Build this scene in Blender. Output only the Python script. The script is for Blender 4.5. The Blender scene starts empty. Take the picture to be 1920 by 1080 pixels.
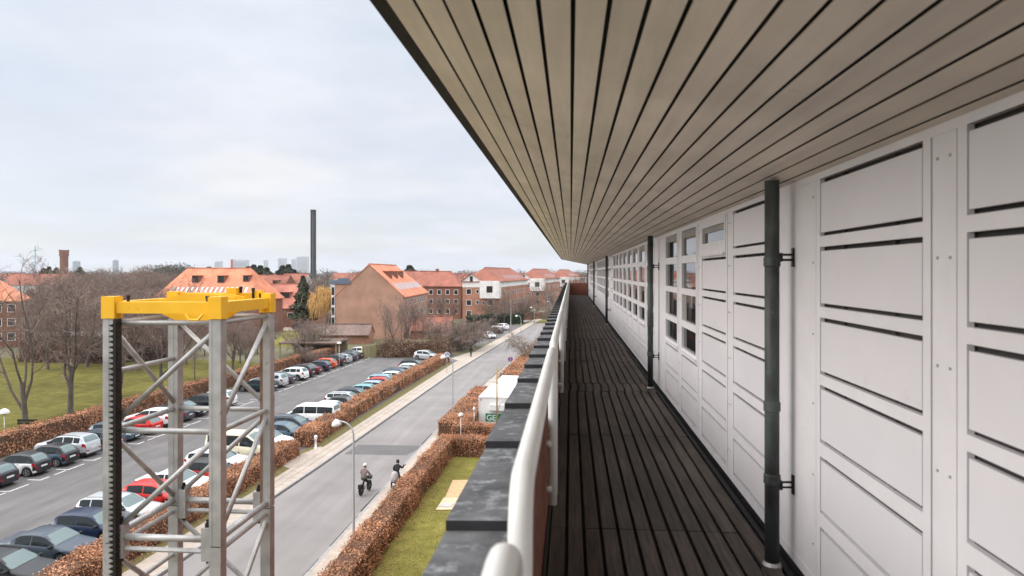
import bpy, bmesh, math, random
import numpy as np
from mathutils import Vector, Matrix
R = math.radians
S = bpy.context.scene
COL = S.collection
random.seed(7)
rng = np.random.default_rng(7)

# ------------------------------------------------------------------ camera, sky, sun, exposure
EYE = 14.0                         # eye height above the street
F_PX, HZ = 1280.0, 510.0           # lens in photo pixels (24 mm), horizon row
YAW = math.atan(110 / F_PX)        # the lens looks a little left of the balcony's own direction
CY, SY = math.cos(YAW), math.sin(YAW)
cam = bpy.data.cameras.new('camera')
cam.lens = 24.0; cam.sensor_width = 36.0
cam.shift_y = (HZ - 540.0) / 1920.0
cam.clip_start = 0.05; cam.clip_end = 12000
cam.dof.use_dof = True; cam.dof.focus_distance = 28.0; cam.dof.aperture_fstop = 3.6
camo = bpy.data.objects.new('camera', cam); COL.objects.link(camo)
camo.location = (0, 0, EYE); camo.rotation_euler = (R(90), 0, YAW)
S.camera = camo

SUN_EL, SUN_AZ = R(25), R(255)     # azimuth clockwise from +Y: light comes from the left, slightly behind
w = bpy.data.worlds.new('World'); S.world = w; w.use_nodes = True
nt = w.node_tree; nt.nodes.clear()
N = nt.nodes.new; LK = nt.links.new
out = N('ShaderNodeOutputWorld'); bg = N('ShaderNodeBackground'); sky = N('ShaderNodeTexSky')
sky.sky_type = 'NISHITA'; sky.sun_disc = False; sky.sun_elevation = SUN_EL; sky.sun_rotation = SUN_AZ
sky.air_density = 1.0; sky.dust_density = 1.0
tc = N('ShaderNodeTexCoord'); sep = N('ShaderNodeSeparateXYZ'); LK(tc.outputs['Generated'], sep.inputs[0])
# cloud deck: project the view direction on a plane above, so clouds flatten toward the horizon
mx = N('ShaderNodeMath'); mx.operation = 'MAXIMUM'; LK(sep.outputs['Z'], mx.inputs[0]); mx.inputs[1].default_value = 0.0
ad = N('ShaderNodeMath'); ad.operation = 'ADD'; LK(mx.outputs[0], ad.inputs[0]); ad.inputs[1].default_value = 0.16
dvx = N('ShaderNodeMath'); dvx.operation = 'DIVIDE'; LK(sep.outputs['X'], dvx.inputs[0]); LK(ad.outputs[0], dvx.inputs[1])
dvy = N('ShaderNodeMath'); dvy.operation = 'DIVIDE'; LK(sep.outputs['Y'], dvy.inputs[0]); LK(ad.outputs[0], dvy.inputs[1])
cmb = N('ShaderNodeCombineXYZ'); LK(dvx.outputs[0], cmb.inputs[0]); LK(dvy.outputs[0], cmb.inputs[1])
n1 = N('ShaderNodeTexNoise'); n1.inputs['Scale'].default_value = 1.1; n1.inputs['Detail'].default_value = 6; n1.inputs['Roughness'].default_value = 0.55
LK(cmb.outputs[0], n1.inputs['Vector'])
r1 = N('ShaderNodeValToRGB'); r1.color_ramp.elements[0].position = 0.36; r1.color_ramp.elements[1].position = 0.62
r1.color_ramp.elements[0].color = (0.72, 0.72, 0.72, 1); r1.color_ramp.elements[1].color = (1, 1, 1, 1)
LK(n1.outputs['Fac'], r1.inputs['Fac'])
# cloud brightness: overcast sky, brighter toward the zenith
cr = N('ShaderNodeValToRGB'); cr.color_ramp.interpolation = 'EASE'
e = cr.color_ramp.elements; e[0].position = 0.0; e[0].color = (5.05, 5.3, 5.9, 1); e[1].position = 1.0; e[1].color = (24, 24.5, 25, 1)
m1 = cr.color_ramp.elements.new(0.16); m1.color = (5.25, 5.45, 6.0, 1)
m2 = cr.color_ramp.elements.new(0.36); m2.color = (5.5, 5.8, 6.3, 1); m3 = cr.color_ramp.elements.new(0.54); m3.color = (13, 13.6, 14.5, 1)
LK(mx.outputs[0], cr.inputs['Fac'])
n2 = N('ShaderNodeTexNoise'); n2.inputs['Scale'].default_value = 1.9; n2.inputs['Detail'].default_value = 5; LK(cmb.outputs[0], n2.inputs['Vector'])
mr = N('ShaderNodeMapRange'); mr.inputs[1].default_value = 0.3; mr.inputs[2].default_value = 0.7; mr.inputs[3].default_value = 0.955; mr.inputs[4].default_value = 1.045
LK(n2.outputs['Fac'], mr.inputs[0])
wp = N('ShaderNodeTexNoise'); wp.inputs['Scale'].default_value = 0.8; wp.inputs['Detail'].default_value = 4; LK(cmb.outputs[0], wp.inputs['Vector'])
wr_ = N('ShaderNodeValToRGB'); wr_.color_ramp.elements[0].position = 0.48; wr_.color_ramp.elements[1].position = 0.66; wr_.color_ramp.elements[1].color = (.8, .8, .8, 1); LK(wp.outputs['Fac'], wr_.inputs['Fac'])
wt = N('ShaderNodeVectorMath'); wt.operation = 'MULTIPLY'; LK(cr.outputs['Color'], wt.inputs[0]); wt.inputs[1].default_value = (1.16, 1.10, 1.0)     # whiter, warmer cloud patches
wm = N('ShaderNodeMixRGB'); LK(wr_.outputs['Color'], wm.inputs['Fac']); LK(cr.outputs['Color'], wm.inputs[1]); LK(wt.outputs[0], wm.inputs[2])
vm = N('ShaderNodeVectorMath'); vm.operation = 'SCALE'; LK(wm.outputs[0], vm.inputs[0]); LK(mr.outputs[0], vm.inputs['Scale'])
mix = N('ShaderNodeMixRGB'); LK(r1.outputs['Color'], mix.inputs['Fac']); LK(sky.outputs['Color'], mix.inputs[1]); LK(vm.outputs[0], mix.inputs[2])
LK(mix.outputs[0], bg.inputs['Color']); bg.inputs['Strength'].default_value = 0.1
LK(bg.outputs[0], out.inputs['Surface'])

sun = bpy.data.lights.new('sun', 'SUN'); sun.energy = 1.5; sun.angle = R(35); sun.color = (1, 0.95, 0.88)
suno = bpy.data.objects.new('sun', sun); COL.objects.link(suno)
sd = Vector((math.sin(SUN_AZ) * math.cos(SUN_EL), math.cos(SUN_AZ) * math.cos(SUN_EL), math.sin(SUN_EL)))
suno.rotation_euler = sd.to_track_quat('Z', 'Y').to_euler(); suno.location = (-30, -20, 60)

S.view_settings.view_transform = 'Standard'; S.view_settings.look = 'None'
S.view_settings.exposure = 0.65; S.view_settings.gamma = 1.0

# ------------------------------------------------------------------ helpers
def ground(px, py, z=0.0):
    """the point at height z seen at a photo pixel -> world x, y"""
    d = (EYE - z) * F_PX / (py - HZ); X = (px - 960) / F_PX * d
    return Vector((X * CY - d * SY, X * SY + d * CY, z))
def far(px, d, z=0.0):
    """the point in the direction of a photo column, d metres away"""
    X = (px - 960) / F_PX * d
    return Vector((X * CY - d * SY, X * SY + d * CY, z))

def tag(o, label=None, cat=None, group=None, kind=None):
    if label: o['label'] = label
    if cat: o['category'] = cat
    if group: o['group'] = group
    if kind: o['kind'] = kind
    return o
def empty(name, loc=(0, 0, 0), rz=0.0, **k):
    o = bpy.data.objects.new(name, None); COL.objects.link(o)
    o.empty_display_size = 0.3; o.location = loc; o.rotation_euler = (0, 0, rz)
    return tag(o, **k)
def link(name, me, parent=None, mats=None):
    o = bpy.data.objects.new(name, me); COL.objects.link(o)
    if parent is not None: o.parent = parent
    if mats is not None:
        for m in (mats if isinstance(mats, (list, tuple)) else [mats]): me.materials.append(m)
    return o
def kids(o): return [c for c in o.children]
def copy_tree(o, parent=None):
    c = o.copy(); COL.objects.link(c); c.parent = parent
    for ch in kids(o): copy_tree(ch, c)
    return c

class MB:
    def __init__(s): s.v = []; s.f = []; s.m = []
    def add(s, vs, fs, mi=0):
        b = len(s.v); s.v += [tuple(p) for p in vs]
        for f in fs: s.f.append(tuple(i + b for i in f)); s.m.append(mi)
    def box(s, a, b, mi=0, M=None):
        x0, y0, z0 = a; x1, y1, z1 = b
        vs = [(x0, y0, z0), (x1, y0, z0), (x1, y1, z0), (x0, y1, z0), (x0, y0, z1), (x1, y0, z1), (x1, y1, z1), (x0, y1, z1)]
        if M is not None: vs = [M @ Vector(p) for p in vs]
        s.add(vs, [(0, 3, 2, 1), (4, 5, 6, 7), (0, 1, 5, 4), (1, 2, 6, 5), (2, 3, 7, 6), (3, 0, 4, 7)], mi)
    def cbox(s, c, d, mi=0, M=None):
        s.box((c[0] - d[0] / 2, c[1] - d[1] / 2, c[2] - d[2] / 2), (c[0] + d[0] / 2, c[1] + d[1] / 2, c[2] + d[2] / 2), mi, M)
    def bar(s, a, b, w, h, mi=0):
        """square bar from a to b"""
        a = Vector(a); b = Vector(b); d = (b - a); L = d.length; d.normalize()
        up = Vector((0, 0, 1)) if abs(d.z) < 0.95 else Vector((0, 1, 0))
        x = d.cross(up).normalized(); y = x.cross(d)
        vs = []
        for p in (a, b):
            for (i, j) in ((-1, -1), (1, -1), (1, 1), (-1, 1)): vs.append(p + x * (i * w / 2) + y * (j * h / 2))
        s.add(vs, [(0, 1, 2, 3), (7, 6, 5, 4), (0, 4, 5, 1), (1, 5, 6, 2), (2, 6, 7, 3), (3, 7, 4, 0)], mi)
    def tube(s, pts, r, n=8, mi=0, caps=True):
        pts = [Vector(p) for p in pts]; k = len(pts)
        rs = r if isinstance(r, (list, tuple)) else [r] * k
        ref = None; vs = []
        for i, p in enumerate(pts):
            d = (pts[min(i + 1, k - 1)] - pts[max(i - 1, 0)])
            if d.length < 1e-9: d = Vector((0, 0, 1))
            d.normalize()
            if ref is None:
                ref = d.orthogonal().normalized()
            else:
                ref = (ref - d * ref.dot(d))
                ref = ref.normalized() if ref.length > 1e-6 else d.orthogonal().normalized()
            q = d.cross(ref)
            for j in range(n):
                a = 2 * math.pi * j / n
                vs.append(p + (ref * math.cos(a) + q * math.sin(a)) * rs[i])
        fs = []
        for i in range(k - 1):
            for j in range(n):
                fs.append((i * n + j, i * n + (j + 1) % n, (i + 1) * n + (j + 1) % n, (i + 1) * n + j))
        if caps:
            fs.append(tuple(range(n - 1, -1, -1))); fs.append(tuple((k - 1) * n + j for j in range(n)))
        s.add(vs, fs, mi)
    def lathe(s, prof, n=16, mi=0, M=None):
        """profile of (r, z) turned about z"""
        vs = []; k = len(prof)
        for (r, z) in prof:
            for j in range(n):
                a = 2 * math.pi * j / n; vs.append(Vector((r * math.cos(a), r * math.sin(a), z)))
        if M is not None: vs = [M @ p for p in vs]
        fs = [(i * n + j, i * n + (j + 1) % n, (i + 1) * n + (j + 1) % n, (i + 1) * n + j) for i in range(k - 1) for j in range(n)]
        fs.append(tuple(range(n - 1, -1, -1))); fs.append(tuple((k - 1) * n + j for j in range(n)))
        s.add(vs, fs, mi)
    def poly(s, pts, mi=0): s.add(pts, [tuple(range(len(pts)))], mi)
    def prism(s, pts, z0, z1, mi=0):
        n = len(pts); vs = [(p[0], p[1], z0) for p in pts] + [(p[0], p[1], z1) for p in pts]
        s.add(vs, [tuple(range(n - 1, -1, -1)), tuple(range(n, 2 * n))] + [(i, (i + 1) % n, n + (i + 1) % n, n + i) for i in range(n)], mi)
    def mesh(s, name, mats=None, smooth=False):
        me = bpy.data.meshes.new(name); me.from_pydata(s.v, [], s.f)
        if mats is not None:
            for m in (mats if isinstance(mats, (list, tuple)) else [mats]): me.materials.append(m)
        if any(s.m): me.polygons.foreach_set('material_index', s.m)
        if smooth:
            me.polygons.foreach_set('use_smooth', [True] * len(s.f))
        me.update(); return me
    def build(s, name, mats, parent=None, smooth=False, **k):
        o = link(name, s.mesh(name, mats, smooth), parent)
        return tag(o, **k)

def mesh_np(name, v, f, mats, smooth=False):
    """fast mesh from numpy verts and equal-size faces"""
    me = bpy.data.meshes.new(name); nf, k = f.shape
    me.vertices.add(len(v)); me.vertices.foreach_set('co', np.ascontiguousarray(v, dtype=np.float32).ravel())
    me.loops.add(nf * k); me.loops.foreach_set('vertex_index', np.ascontiguousarray(f, dtype=np.int32).ravel())
    me.polygons.add(nf); me.polygons.foreach_set('loop_start', np.arange(0, nf * k, k, dtype=np.int32))
    if smooth: me.polygons.foreach_set('use_smooth', np.ones(nf, dtype=bool))
    for m in (mats if isinstance(mats, (list, tuple)) else [mats]): me.materials.append(m)
    me.update(calc_edges=True); me.validate(); return me

# ------------------------------------------------------------------ materials
def pm(name, col, rough=0.6, var=0.15, scale=4.0, bump=0.0, bscale=None, metal=0.0, spec=0.4, coat=0.0,
       stretch=(1, 1, 1), island=0.0, hue=None, coord='Object', detail=5, var2=0.0, scale2=0.6):
    """principled material: base colour varied by noise (and per loose piece), optional bump"""
    m = bpy.data.materials.new(name); m.use_nodes = True
    t = m.node_tree; b = t.nodes['Principled BSDF']
    b.inputs['Roughness'].default_value = rough; b.inputs['Metallic'].default_value = metal
    b.inputs['Specular IOR Level'].default_value = spec; b.inputs['Coat Weight'].default_value = coat
    b.inputs['Coat Roughness'].default_value = 0.06
    tc = t.nodes.new('ShaderNodeTexCoord'); mp = t.nodes.new('ShaderNodeMapping'); mp.inputs['Scale'].default_value = stretch
    t.links.new(tc.outputs[coord], mp.inputs['Vector'])
    nz = t.nodes.new('ShaderNodeTexNoise'); nz.inputs['Scale'].default_value = scale; nz.inputs['Detail'].default_value = detail
    nz.inputs['Roughness'].default_value = 0.6
    t.links.new(mp.outputs[0], nz.inputs['Vector'])
    c2 = hue if hue else tuple(min(1, c * (1 + var)) for c in col)
    c1 = col if hue else tuple(c * (1 - var) for c in col)
    rp = t.nodes.new('ShaderNodeValToRGB'); rp.color_ramp.elements[0].position = 0.32; rp.color_ramp.elements[1].position = 0.68
    rp.color_ramp.elements[0].color = (*c1, 1); rp.color_ramp.elements[1].color = (*c2, 1)
    t.links.new(nz.outputs['Fac'], rp.inputs['Fac'])
    last = rp.outputs['Color']
    def scaled(last, src, lo, hi):
        mr = t.nodes.new('ShaderNodeMapRange'); mr.inputs[1].default_value = src[1]; mr.inputs[2].default_value = src[2]
        mr.inputs[3].default_value = lo; mr.inputs[4].default_value = hi; t.links.new(src[0], mr.inputs[0])
        v = t.nodes.new('ShaderNodeVectorMath'); v.operation = 'SCALE'
        t.links.new(last, v.inputs[0]); t.links.new(mr.outputs[0], v.inputs['Scale']); return v.outputs[0]
    if var2:
        n2 = t.nodes.new('ShaderNodeTexNoise'); n2.inputs['Scale'].default_value = scale2; n2.inputs['Detail'].default_value = 3
        t.links.new(tc.outputs[coord], n2.inputs['Vector'])
        last = scaled(last, (n2.outputs['Fac'], 0.3, 0.7), 1 - var2, 1 + var2)
    if island:
        g = t.nodes.new('ShaderNodeNewGeometry')
        last = scaled(last, (g.outputs['Random Per Island'], 0, 1), 1 - island, 1 + island)
    t.links.new(last, b.inputs['Base Color'])
    if bump:
        nb = t.nodes.new('ShaderNodeTexNoise'); nb.inputs['Scale'].default_value = bscale or scale * 4; nb.inputs['Detail'].default_value = 4
        t.links.new(mp.outputs[0], nb.inputs['Vector'])
        bp = t.nodes.new('ShaderNodeBump'); bp.inputs['Strength'].default_value = bump; bp.inputs['Distance'].default_value = 0.02
        t.links.new(nb.outputs['Fac'], bp.inputs['Height']); t.links.new(bp.outputs[0], b.inputs['Normal'])
    return m
def brick_mat(name, c1, c2, mortar, sc=1.0, axis='xz'):
    m = bpy.data.materials.new(name); m.use_nodes = True
    t = m.node_tree; b = t.nodes['Principled BSDF']; b.inputs['Roughness'].default_value = 0.85; b.inputs['Specular IOR Level'].default_value = 0.2
    tc = t.nodes.new('ShaderNodeTexCoord'); sp = t.nodes.new('ShaderNodeSeparateXYZ'); cb = t.nodes.new('ShaderNodeCombineXYZ')
    ad = t.nodes.new('ShaderNodeMath'); ad.operation = 'ADD'
    t.links.new(tc.outputs['Object'], sp.inputs[0]); t.links.new(sp.outputs['X'], ad.inputs[0]); t.links.new(sp.outputs['Y'], ad.inputs[1])
    t.links.new(ad.outputs[0], cb.inputs['X']); t.links.new(sp.outputs['Z'], cb.inputs['Y'])
    br = t.nodes.new('ShaderNodeTexBrick'); br.inputs['Scale'].default_value = sc
    br.inputs['Color1'].default_value = (*c1, 1); br.inputs['Color2'].default_value = (*c2, 1); br.inputs['Mortar'].default_value = (*mortar, 1)
    br.inputs['Mortar Size'].default_value = 0.008; br.inputs['Brick Width'].default_value = 0.24; br.inputs['Row Height'].default_value = 0.07
    t.links.new(cb.outputs[0], br.inputs['Vector'])
    nz = t.nodes.new('ShaderNodeTexNoise'); nz.inputs['Scale'].default_value = 0.35; nz.inputs['Detail'].default_value = 5; t.links.new(tc.outputs['Object'], nz.inputs['Vector'])
    mr = t.nodes.new('ShaderNodeMapRange'); mr.inputs[1].default_value = 0.3; mr.inputs[2].default_value = 0.7; mr.inputs[3].default_value = 0.82; mr.inputs[4].default_value = 1.15
    t.links.new(nz.outputs['Fac'], mr.inputs[0])
    v = t.nodes.new('ShaderNodeVectorMath'); v.operation = 'SCALE'; t.links.new(br.outputs['Color'], v.inputs[0]); t.links.new(mr.outputs[0], v.inputs['Scale'])
    t.links.new(v.outputs[0], b.inputs['Base Color']); return m
def glass_mat(name, col=(0.015, 0.02, 0.024), rough=0.04, spec=0.8):
    m = bpy.data.materials.new(name); m.use_nodes = True
    t = m.node_tree; b = t.nodes['Principled BSDF']
    b.inputs['Base Color'].default_value = (*col, 1); b.inputs['Roughness'].default_value = rough; b.inputs['Specular IOR Level'].default_value = spec
    nz = t.nodes.new('ShaderNodeTexNoise'); nz.inputs['Scale'].default_value = 1.3
    tc = t.nodes.new('ShaderNodeTexCoord'); t.links.new(tc.outputs['Object'], nz.inputs['Vector'])
    bp = t.nodes.new('ShaderNodeBump'); bp.inputs['Strength'].default_value = 0.02; t.links.new(nz.outputs['Fac'], bp.inputs['Height'])
    t.links.new(bp.outputs[0], b.inputs['Normal']); return m

M = {}
M['white'] = pm('white panel paint', (0.72, 0.695, 0.72), 0.45, 0.03, 1.5, var2=0.04, scale2=0.5)
M['frame'] = pm('white frame paint', (0.735, 0.71, 0.73), 0.5, 0.04, 6.0)
M['gapdark'] = pm('dark recess', (0.042, 0.038, 0.037), 0.8, 0.2)
M['soffit'] = pm('painted soffit boards', (0.82, 0.72, 0.635), 0.6, 0.09, 3.0, stretch=(3, 0.25, 3), island=0.06, bump=0.1, bscale=30, var2=0.09, scale2=1.6)
M['deck'] = pm('weathered dark deck boards', (0.062, 0.048, 0.040), 0.62, 0.42, 5.0, stretch=(8, 0.4, 4), island=0.25, bump=0.25, bscale=20, var2=0.3, scale2=1.2, spec=0.25)
M['black'] = pm('black metal', (0.012, 0.012, 0.013), 0.5, 0.2)
M['gutter'] = pm('dark zinc gutter', (0.009, 0.009, 0.011), 0.7, 0.3, 3)
M['slate'] = pm('weathered slate coping', (0.06, 0.06, 0.064), 0.6, 0.35, 9.0, bump=0.15, bscale=25, island=0.12, hue=(0.13, 0.13, 0.135), var2=0.30, scale2=3.0, spec=0.5)
t = M['slate'].node_tree; b = t.nodes['Principled BSDF']                     # pale lichen blotches
l0 = b.inputs['Base Color'].links[0].from_socket; tc_ = t.nodes.new('ShaderNodeTexCoord'); nl = t.nodes.new('ShaderNodeTexNoise'); nl.inputs['Scale'].default_value = 13; nl.inputs['Detail'].default_value = 6; nl.inputs['Roughness'].default_value = .65
t.links.new(tc_.outputs['Object'], nl.inputs['Vector']); rl = t.nodes.new('ShaderNodeValToRGB'); rl.color_ramp.elements[0].position = .52; rl.color_ramp.elements[1].position = .68; t.links.new(nl.outputs['Fac'], rl.inputs['Fac'])
ml = t.nodes.new('ShaderNodeMixRGB'); t.links.new(rl.outputs['Color'], ml.inputs['Fac']); t.links.new(l0, ml.inputs[1]); ml.inputs[2].default_value = (.31, .325, .335, 1); t.links.new(ml.outputs[0], b.inputs['Base Color'])
M['slate_edge'] = pm('slate coping edge', (0.03, 0.03, 0.033), 0.7, 0.3, 8)
M['rail'] = pm('white enamelled rail', (0.80, 0.79, 0.77), 0.3, 0.04, 5.0, spec=0.5)
M['pipe'] = pm('patinated copper pipe', (0.022, 0.024, 0.024), 0.55, 0.3, 9.0, stretch=(1, 1, 0.35), hue=(0.085, 0.10, 0.096), bump=0.1, bscale=40)
M['brick_red'] = brick_mat('parapet red brick', (0.24, 0.075, 0.04), (0.17, 0.05, 0.03), (0.20, 0.15, 0.12))
M['brick_tan'] = brick_mat('pale red brick', (0.47, 0.255, 0.18), (0.40, 0.205, 0.14), (0.47, 0.34, 0.27))
M['brick_dark'] = brick_mat('dark red brick', (0.26, 0.10, 0.065), (0.20, 0.08, 0.055), (0.25, 0.18, 0.14))
M['brick_org'] = brick_mat('orange red brick', (0.42, 0.185, 0.115), (0.35, 0.145, 0.09), (0.38, 0.27, 0.21))
def tile_mat(name, c, c2):
    m = pm(name, c, 0.75, 0.2, 2.2, hue=c2, var2=0.22, scale2=0.35, spec=0.25, detail=8)
    t = m.node_tree; b = t.nodes['Principled BSDF']
    tc = t.nodes.new('ShaderNodeTexCoord'); wv = t.nodes.new('ShaderNodeTexWave'); wv.wave_type = 'BANDS'; wv.bands_direction = 'Y'
    wv.inputs['Scale'].default_value = 1.3; wv.inputs['Distortion'].default_value = 0.3; t.links.new(tc.outputs['Object'], wv.inputs['Vector'])
    bp = t.nodes.new('ShaderNodeBump'); bp.inputs['Strength'].default_value = 0.5; bp.inputs['Distance'].default_value = 0.05
    t.links.new(wv.outputs['Fac'], bp.inputs['Height']); t.links.new(bp.outputs[0], b.inputs['Normal']); return m
M['tile_org'] = tile_mat('orange clay tiles', (0.52, 0.185, 0.10), (0.64, 0.26, 0.155))
M['tile_red'] = tile_mat('weathered red tiles', (0.23, 0.082, 0.055), (0.36, 0.14, 0.10))
M['tile_pink'] = tile_mat('faded red tiles', (0.34, 0.125, 0.092), (0.44, 0.18, 0.135))
M['tile_brn'] = tile_mat('brown roof felt', (0.14, 0.10, 0.085), (0.22, 0.15, 0.13))
M['glass'] = glass_mat('dark window glass', (0.02, 0.022, 0.024), 0.03, 0.9)
M['farglass'] = glass_mat('far window glass', (0.025, 0.03, 0.035), 0.15, 0.4)
M['skylight'] = pm('pale skylight glass', (0.55, 0.6, 0.66), 0.12, 0.1, 2, spec=0.8)
M['blind'] = pm('grey roller blind', (0.35, 0.33, 0.31), 0.8, 0.1)
M['curtain'] = pm('pale curtain cloth', (0.32, 0.29, 0.27), 0.9, 0.3, 30, stretch=(1, 1, 0.05))
M['galv'] = pm('galvanised steel', (0.34, 0.335, 0.33), 0.5, 0.22, 7.0, metal=0.45, hue=(0.52, 0.515, 0.51), bump=0.05, bscale=60, var2=0.12, scale2=2)
M['galv_edge'] = pm('rusty steel edge', (0.20, 0.12, 0.08), 0.8, 0.3, 9)
M['yellow'] = pm('yellow machine paint', (0.82, 0.43, 0.015), 0.4, 0.10, 5.0, hue=(0.88, 0.50, 0.03), var2=0.08, scale2=4)
def worn(m, col, scale, lo, hi):
    t = M[m].node_tree; b = t.nodes['Principled BSDF']; l0 = b.inputs['Base Color'].links[0].from_socket
    tc = t.nodes.new('ShaderNodeTexCoord'); n_ = t.nodes.new('ShaderNodeTexNoise'); n_.inputs['Scale'].default_value = scale; n_.inputs['Detail'].default_value = 8; n_.inputs['Roughness'].default_value = .7
    t.links.new(tc.outputs['Object'], n_.inputs['Vector']); r_ = t.nodes.new('ShaderNodeValToRGB'); r_.color_ramp.elements[0].position = lo; r_.color_ramp.elements[1].position = hi; t.links.new(n_.outputs['Fac'], r_.inputs['Fac'])
    x_ = t.nodes.new('ShaderNodeMixRGB'); t.links.new(r_.outputs['Color'], x_.inputs['Fac']); t.links.new(l0, x_.inputs[1]); x_.inputs[2].default_value = (*col, 1); t.links.new(x_.outputs[0], b.inputs['Base Color'])
M['rack'] = pm('greased black rack', (0.012, 0.010, 0.009), 0.45, 0.4, 20)
M['asphalt'] = pm('worn asphalt road', (0.215, 0.197, 0.193), 0.75, 0.10, 0.8, stretch=(1.3, 0.035, 1), bump=0.2, bscale=60, var2=0.10, scale2=0.30, spec=0.25)
M['lot'] = pm('car park asphalt', (0.112, 0.103, 0.101), 0.65, 0.22, 0.9, stretch=(1.2, 0.18, 1), bump=0.2, bscale=60, var2=0.16, scale2=0.3, spec=0.5)
M['patch'] = pm('fresh asphalt patch', (0.115, 0.108, 0.11), 0.9, 0.12, 3.0, var2=0.1)
M['crack'] = pm('dirt in gutter joint', (0.045, 0.04, 0.036), 0.9, 0.4, 3)
M['paving'] = pm('concrete paving slabs', (0.34, 0.285, 0.24), 0.85, 0.12, 2.5, hue=(0.44, 0.37, 0.315), bump=0.1, var2=0.1)
M['kerb'] = pm('granite kerb', (0.30, 0.285, 0.28), 0.8, 0.2, 5)
M['grass'] = pm('winter lawn', (0.15, 0.14, 0.032), 0.95, 0.35, 1.3, hue=(0.25, 0.225, 0.06), bump=0.6, bscale=30, var2=0.3, scale2=0.15, spec=0.1)
M['park'] = pm('darkened park grass', (0.078, 0.073, 0.017), 0.95, 0.35, 0.8, hue=(0.145, 0.128, 0.034), bump=0.6, bscale=30, var2=0.3, scale2=0.12, spec=0.1)  # lawn colour darkened to offset the sun reaching the park
M['brush'] = pm('brown brush twigs', (0.16, 0.10, 0.07), 0.9, 0.3, 1.0, island=0.5, hue=(0.24, 0.16, 0.11), spec=0.1)
M['verge'] = pm('thin verge grass', (0.11, 0.105, 0.035), 0.95, 0.4, 4.0, hue=(0.20, 0.165, 0.08), bump=0.5, bscale=30, spec=0.1)
M['blade'] = pm('grass blades', (0.26, 0.235, 0.06), 0.9, 0.3, 2, island=0.4, spec=0.1, hue=(0.42, 0.36, 0.13))
M['earth'] = pm('winter ground', (0.10, 0.085, 0.06), 0.95, 0.3, 0.3, hue=(0.13, 0.125, 0.06), var2=0.3, scale2=0.03)
M['mark'] = pm('worn white marking', (0.62, 0.60, 0.58), 0.8, 0.25, 9)
M['beech'] = pm('dry beech leaves', (0.36, 0.17, 0.092), 0.75, 0.3, 1.2, island=0.42, hue=(0.48, 0.25, 0.145), spec=0.2, var2=0.28, scale2=0.45)
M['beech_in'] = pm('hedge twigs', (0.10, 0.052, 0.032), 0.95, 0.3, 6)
M['evergreen'] = pm('evergreen leaves', (0.030, 0.055, 0.022), 0.7, 0.3, 2, island=0.5, spec=0.25)
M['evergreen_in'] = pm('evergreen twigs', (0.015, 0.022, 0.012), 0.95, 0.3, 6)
M['bark'] = pm('grey brown bark', (0.088, 0.071, 0.062), 0.9, 0.35, 5, stretch=(1, 1, 0.3), hue=(0.15, 0.125, 0.11))
M['twig'] = pm('brown twigs', (0.205, 0.152, 0.128), 0.9, 0.3, 1, island=0.3)
M['twig_red'] = pm('reddish brown twigs', (0.19, 0.132, 0.114), 0.9, 0.3, 1, island=0.3)
M['twig_pale'] = pm('pale twigs', (0.24, 0.20, 0.165), 0.9, 0.3, 1, island=0.25)
M['birch'] = pm('birch bark', (0.55, 0.52, 0.48), 0.8, 0.4, 5, stretch=(1, 1, 3))
M['willow'] = pm('yellow willow shoots', (0.54, 0.33, 0.11), 0.8, 0.25, 1, island=0.5, hue=(0.68, 0.46, 0.19))
M['conifer'] = pm('conifer needles', (0.032, 0.042, 0.022), 0.85, 0.3, 1, island=0.5, hue=(0.065, 0.072, 0.04))
M['woodland'] = pm('far bare woodland', (0.105, 0.085, 0.078), 0.95, 0.3, 0.05, island=0.35)
M['timber'] = pm('weathered timber', (0.27, 0.235, 0.13), 0.85, 0.2, 3, stretch=(6, 6, 0.4), island=0.15)
M['plywood'] = pm('plywood sheet', (0.60, 0.40, 0.22), 0.8, 0.15, 3)
M['plywood2'] = pm('pale plywood sheet', (0.70, 0.54, 0.36), 0.8, 0.12, 3)
M['greywhite'] = pm('grey white plastic', (0.52, 0.50, 0.50), 0.7, 0.1, 3)
M['lampwhite'] = pm('white lamp enamel', (0.72, 0.70, 0.68), 0.35, 0.08, 3)
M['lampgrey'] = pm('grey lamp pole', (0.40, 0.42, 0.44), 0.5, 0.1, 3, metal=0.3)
M['plaster'] = pm('white plaster', (0.74, 0.72, 0.71), 0.7, 0.06, 0.6, var2=0.05)
M['truckwhite'] = pm('white box body', (0.78, 0.78, 0.78), 0.4, 0.03, 0.8)
M['signgreen'] = pm('green sign film', (0.01, 0.20, 0.08), 0.5, 0.08)
M['signblue'] = pm('blue sign film', (0.03, 0.14, 0.42), 0.4, 0.06)
M['signred'] = pm('red sign film', (0.45, 0.02, 0.06), 0.4, 0.06)
M['signwhite'] = pm('white sign film', (0.75, 0.75, 0.76), 0.4, 0.03)
M['pole_wood'] = pm('yellowed timber pole', (0.34, 0.24, 0.10), 0.8, 0.2, 3)
M['zinc'] = pm('blue grey zinc', (0.13, 0.16, 0.21), 0.5, 0.12, 2)
M['chimney'] = pm('dark chimney brick', (0.028, 0.018, 0.021), 0.8, 0.2, 0.2)
M['tyre'] = pm('tyre rubber', (0.015, 0.015, 0.016), 0.8, 0.2)
M['rim'] = pm('alloy rim', (0.42, 0.43, 0.44), 0.35, 0.1, metal=0.6)
M['rimdark'] = pm('dark rim', (0.05, 0.05, 0.055), 0.4, 0.1, metal=0.5)
M['carglass'] = glass_mat('tinted car glass', (0.015, 0.02, 0.022), 0.04, 0.5)
M['screenglass'] = glass_mat('sky toned windscreen', (0.10, 0.15, 0.15), 0.04, 0.8)  # pale teal base stands in for sky reflection and the car interior
M['trim'] = pm('black car trim', (0.018, 0.018, 0.02), 0.6, 0.1)
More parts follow.
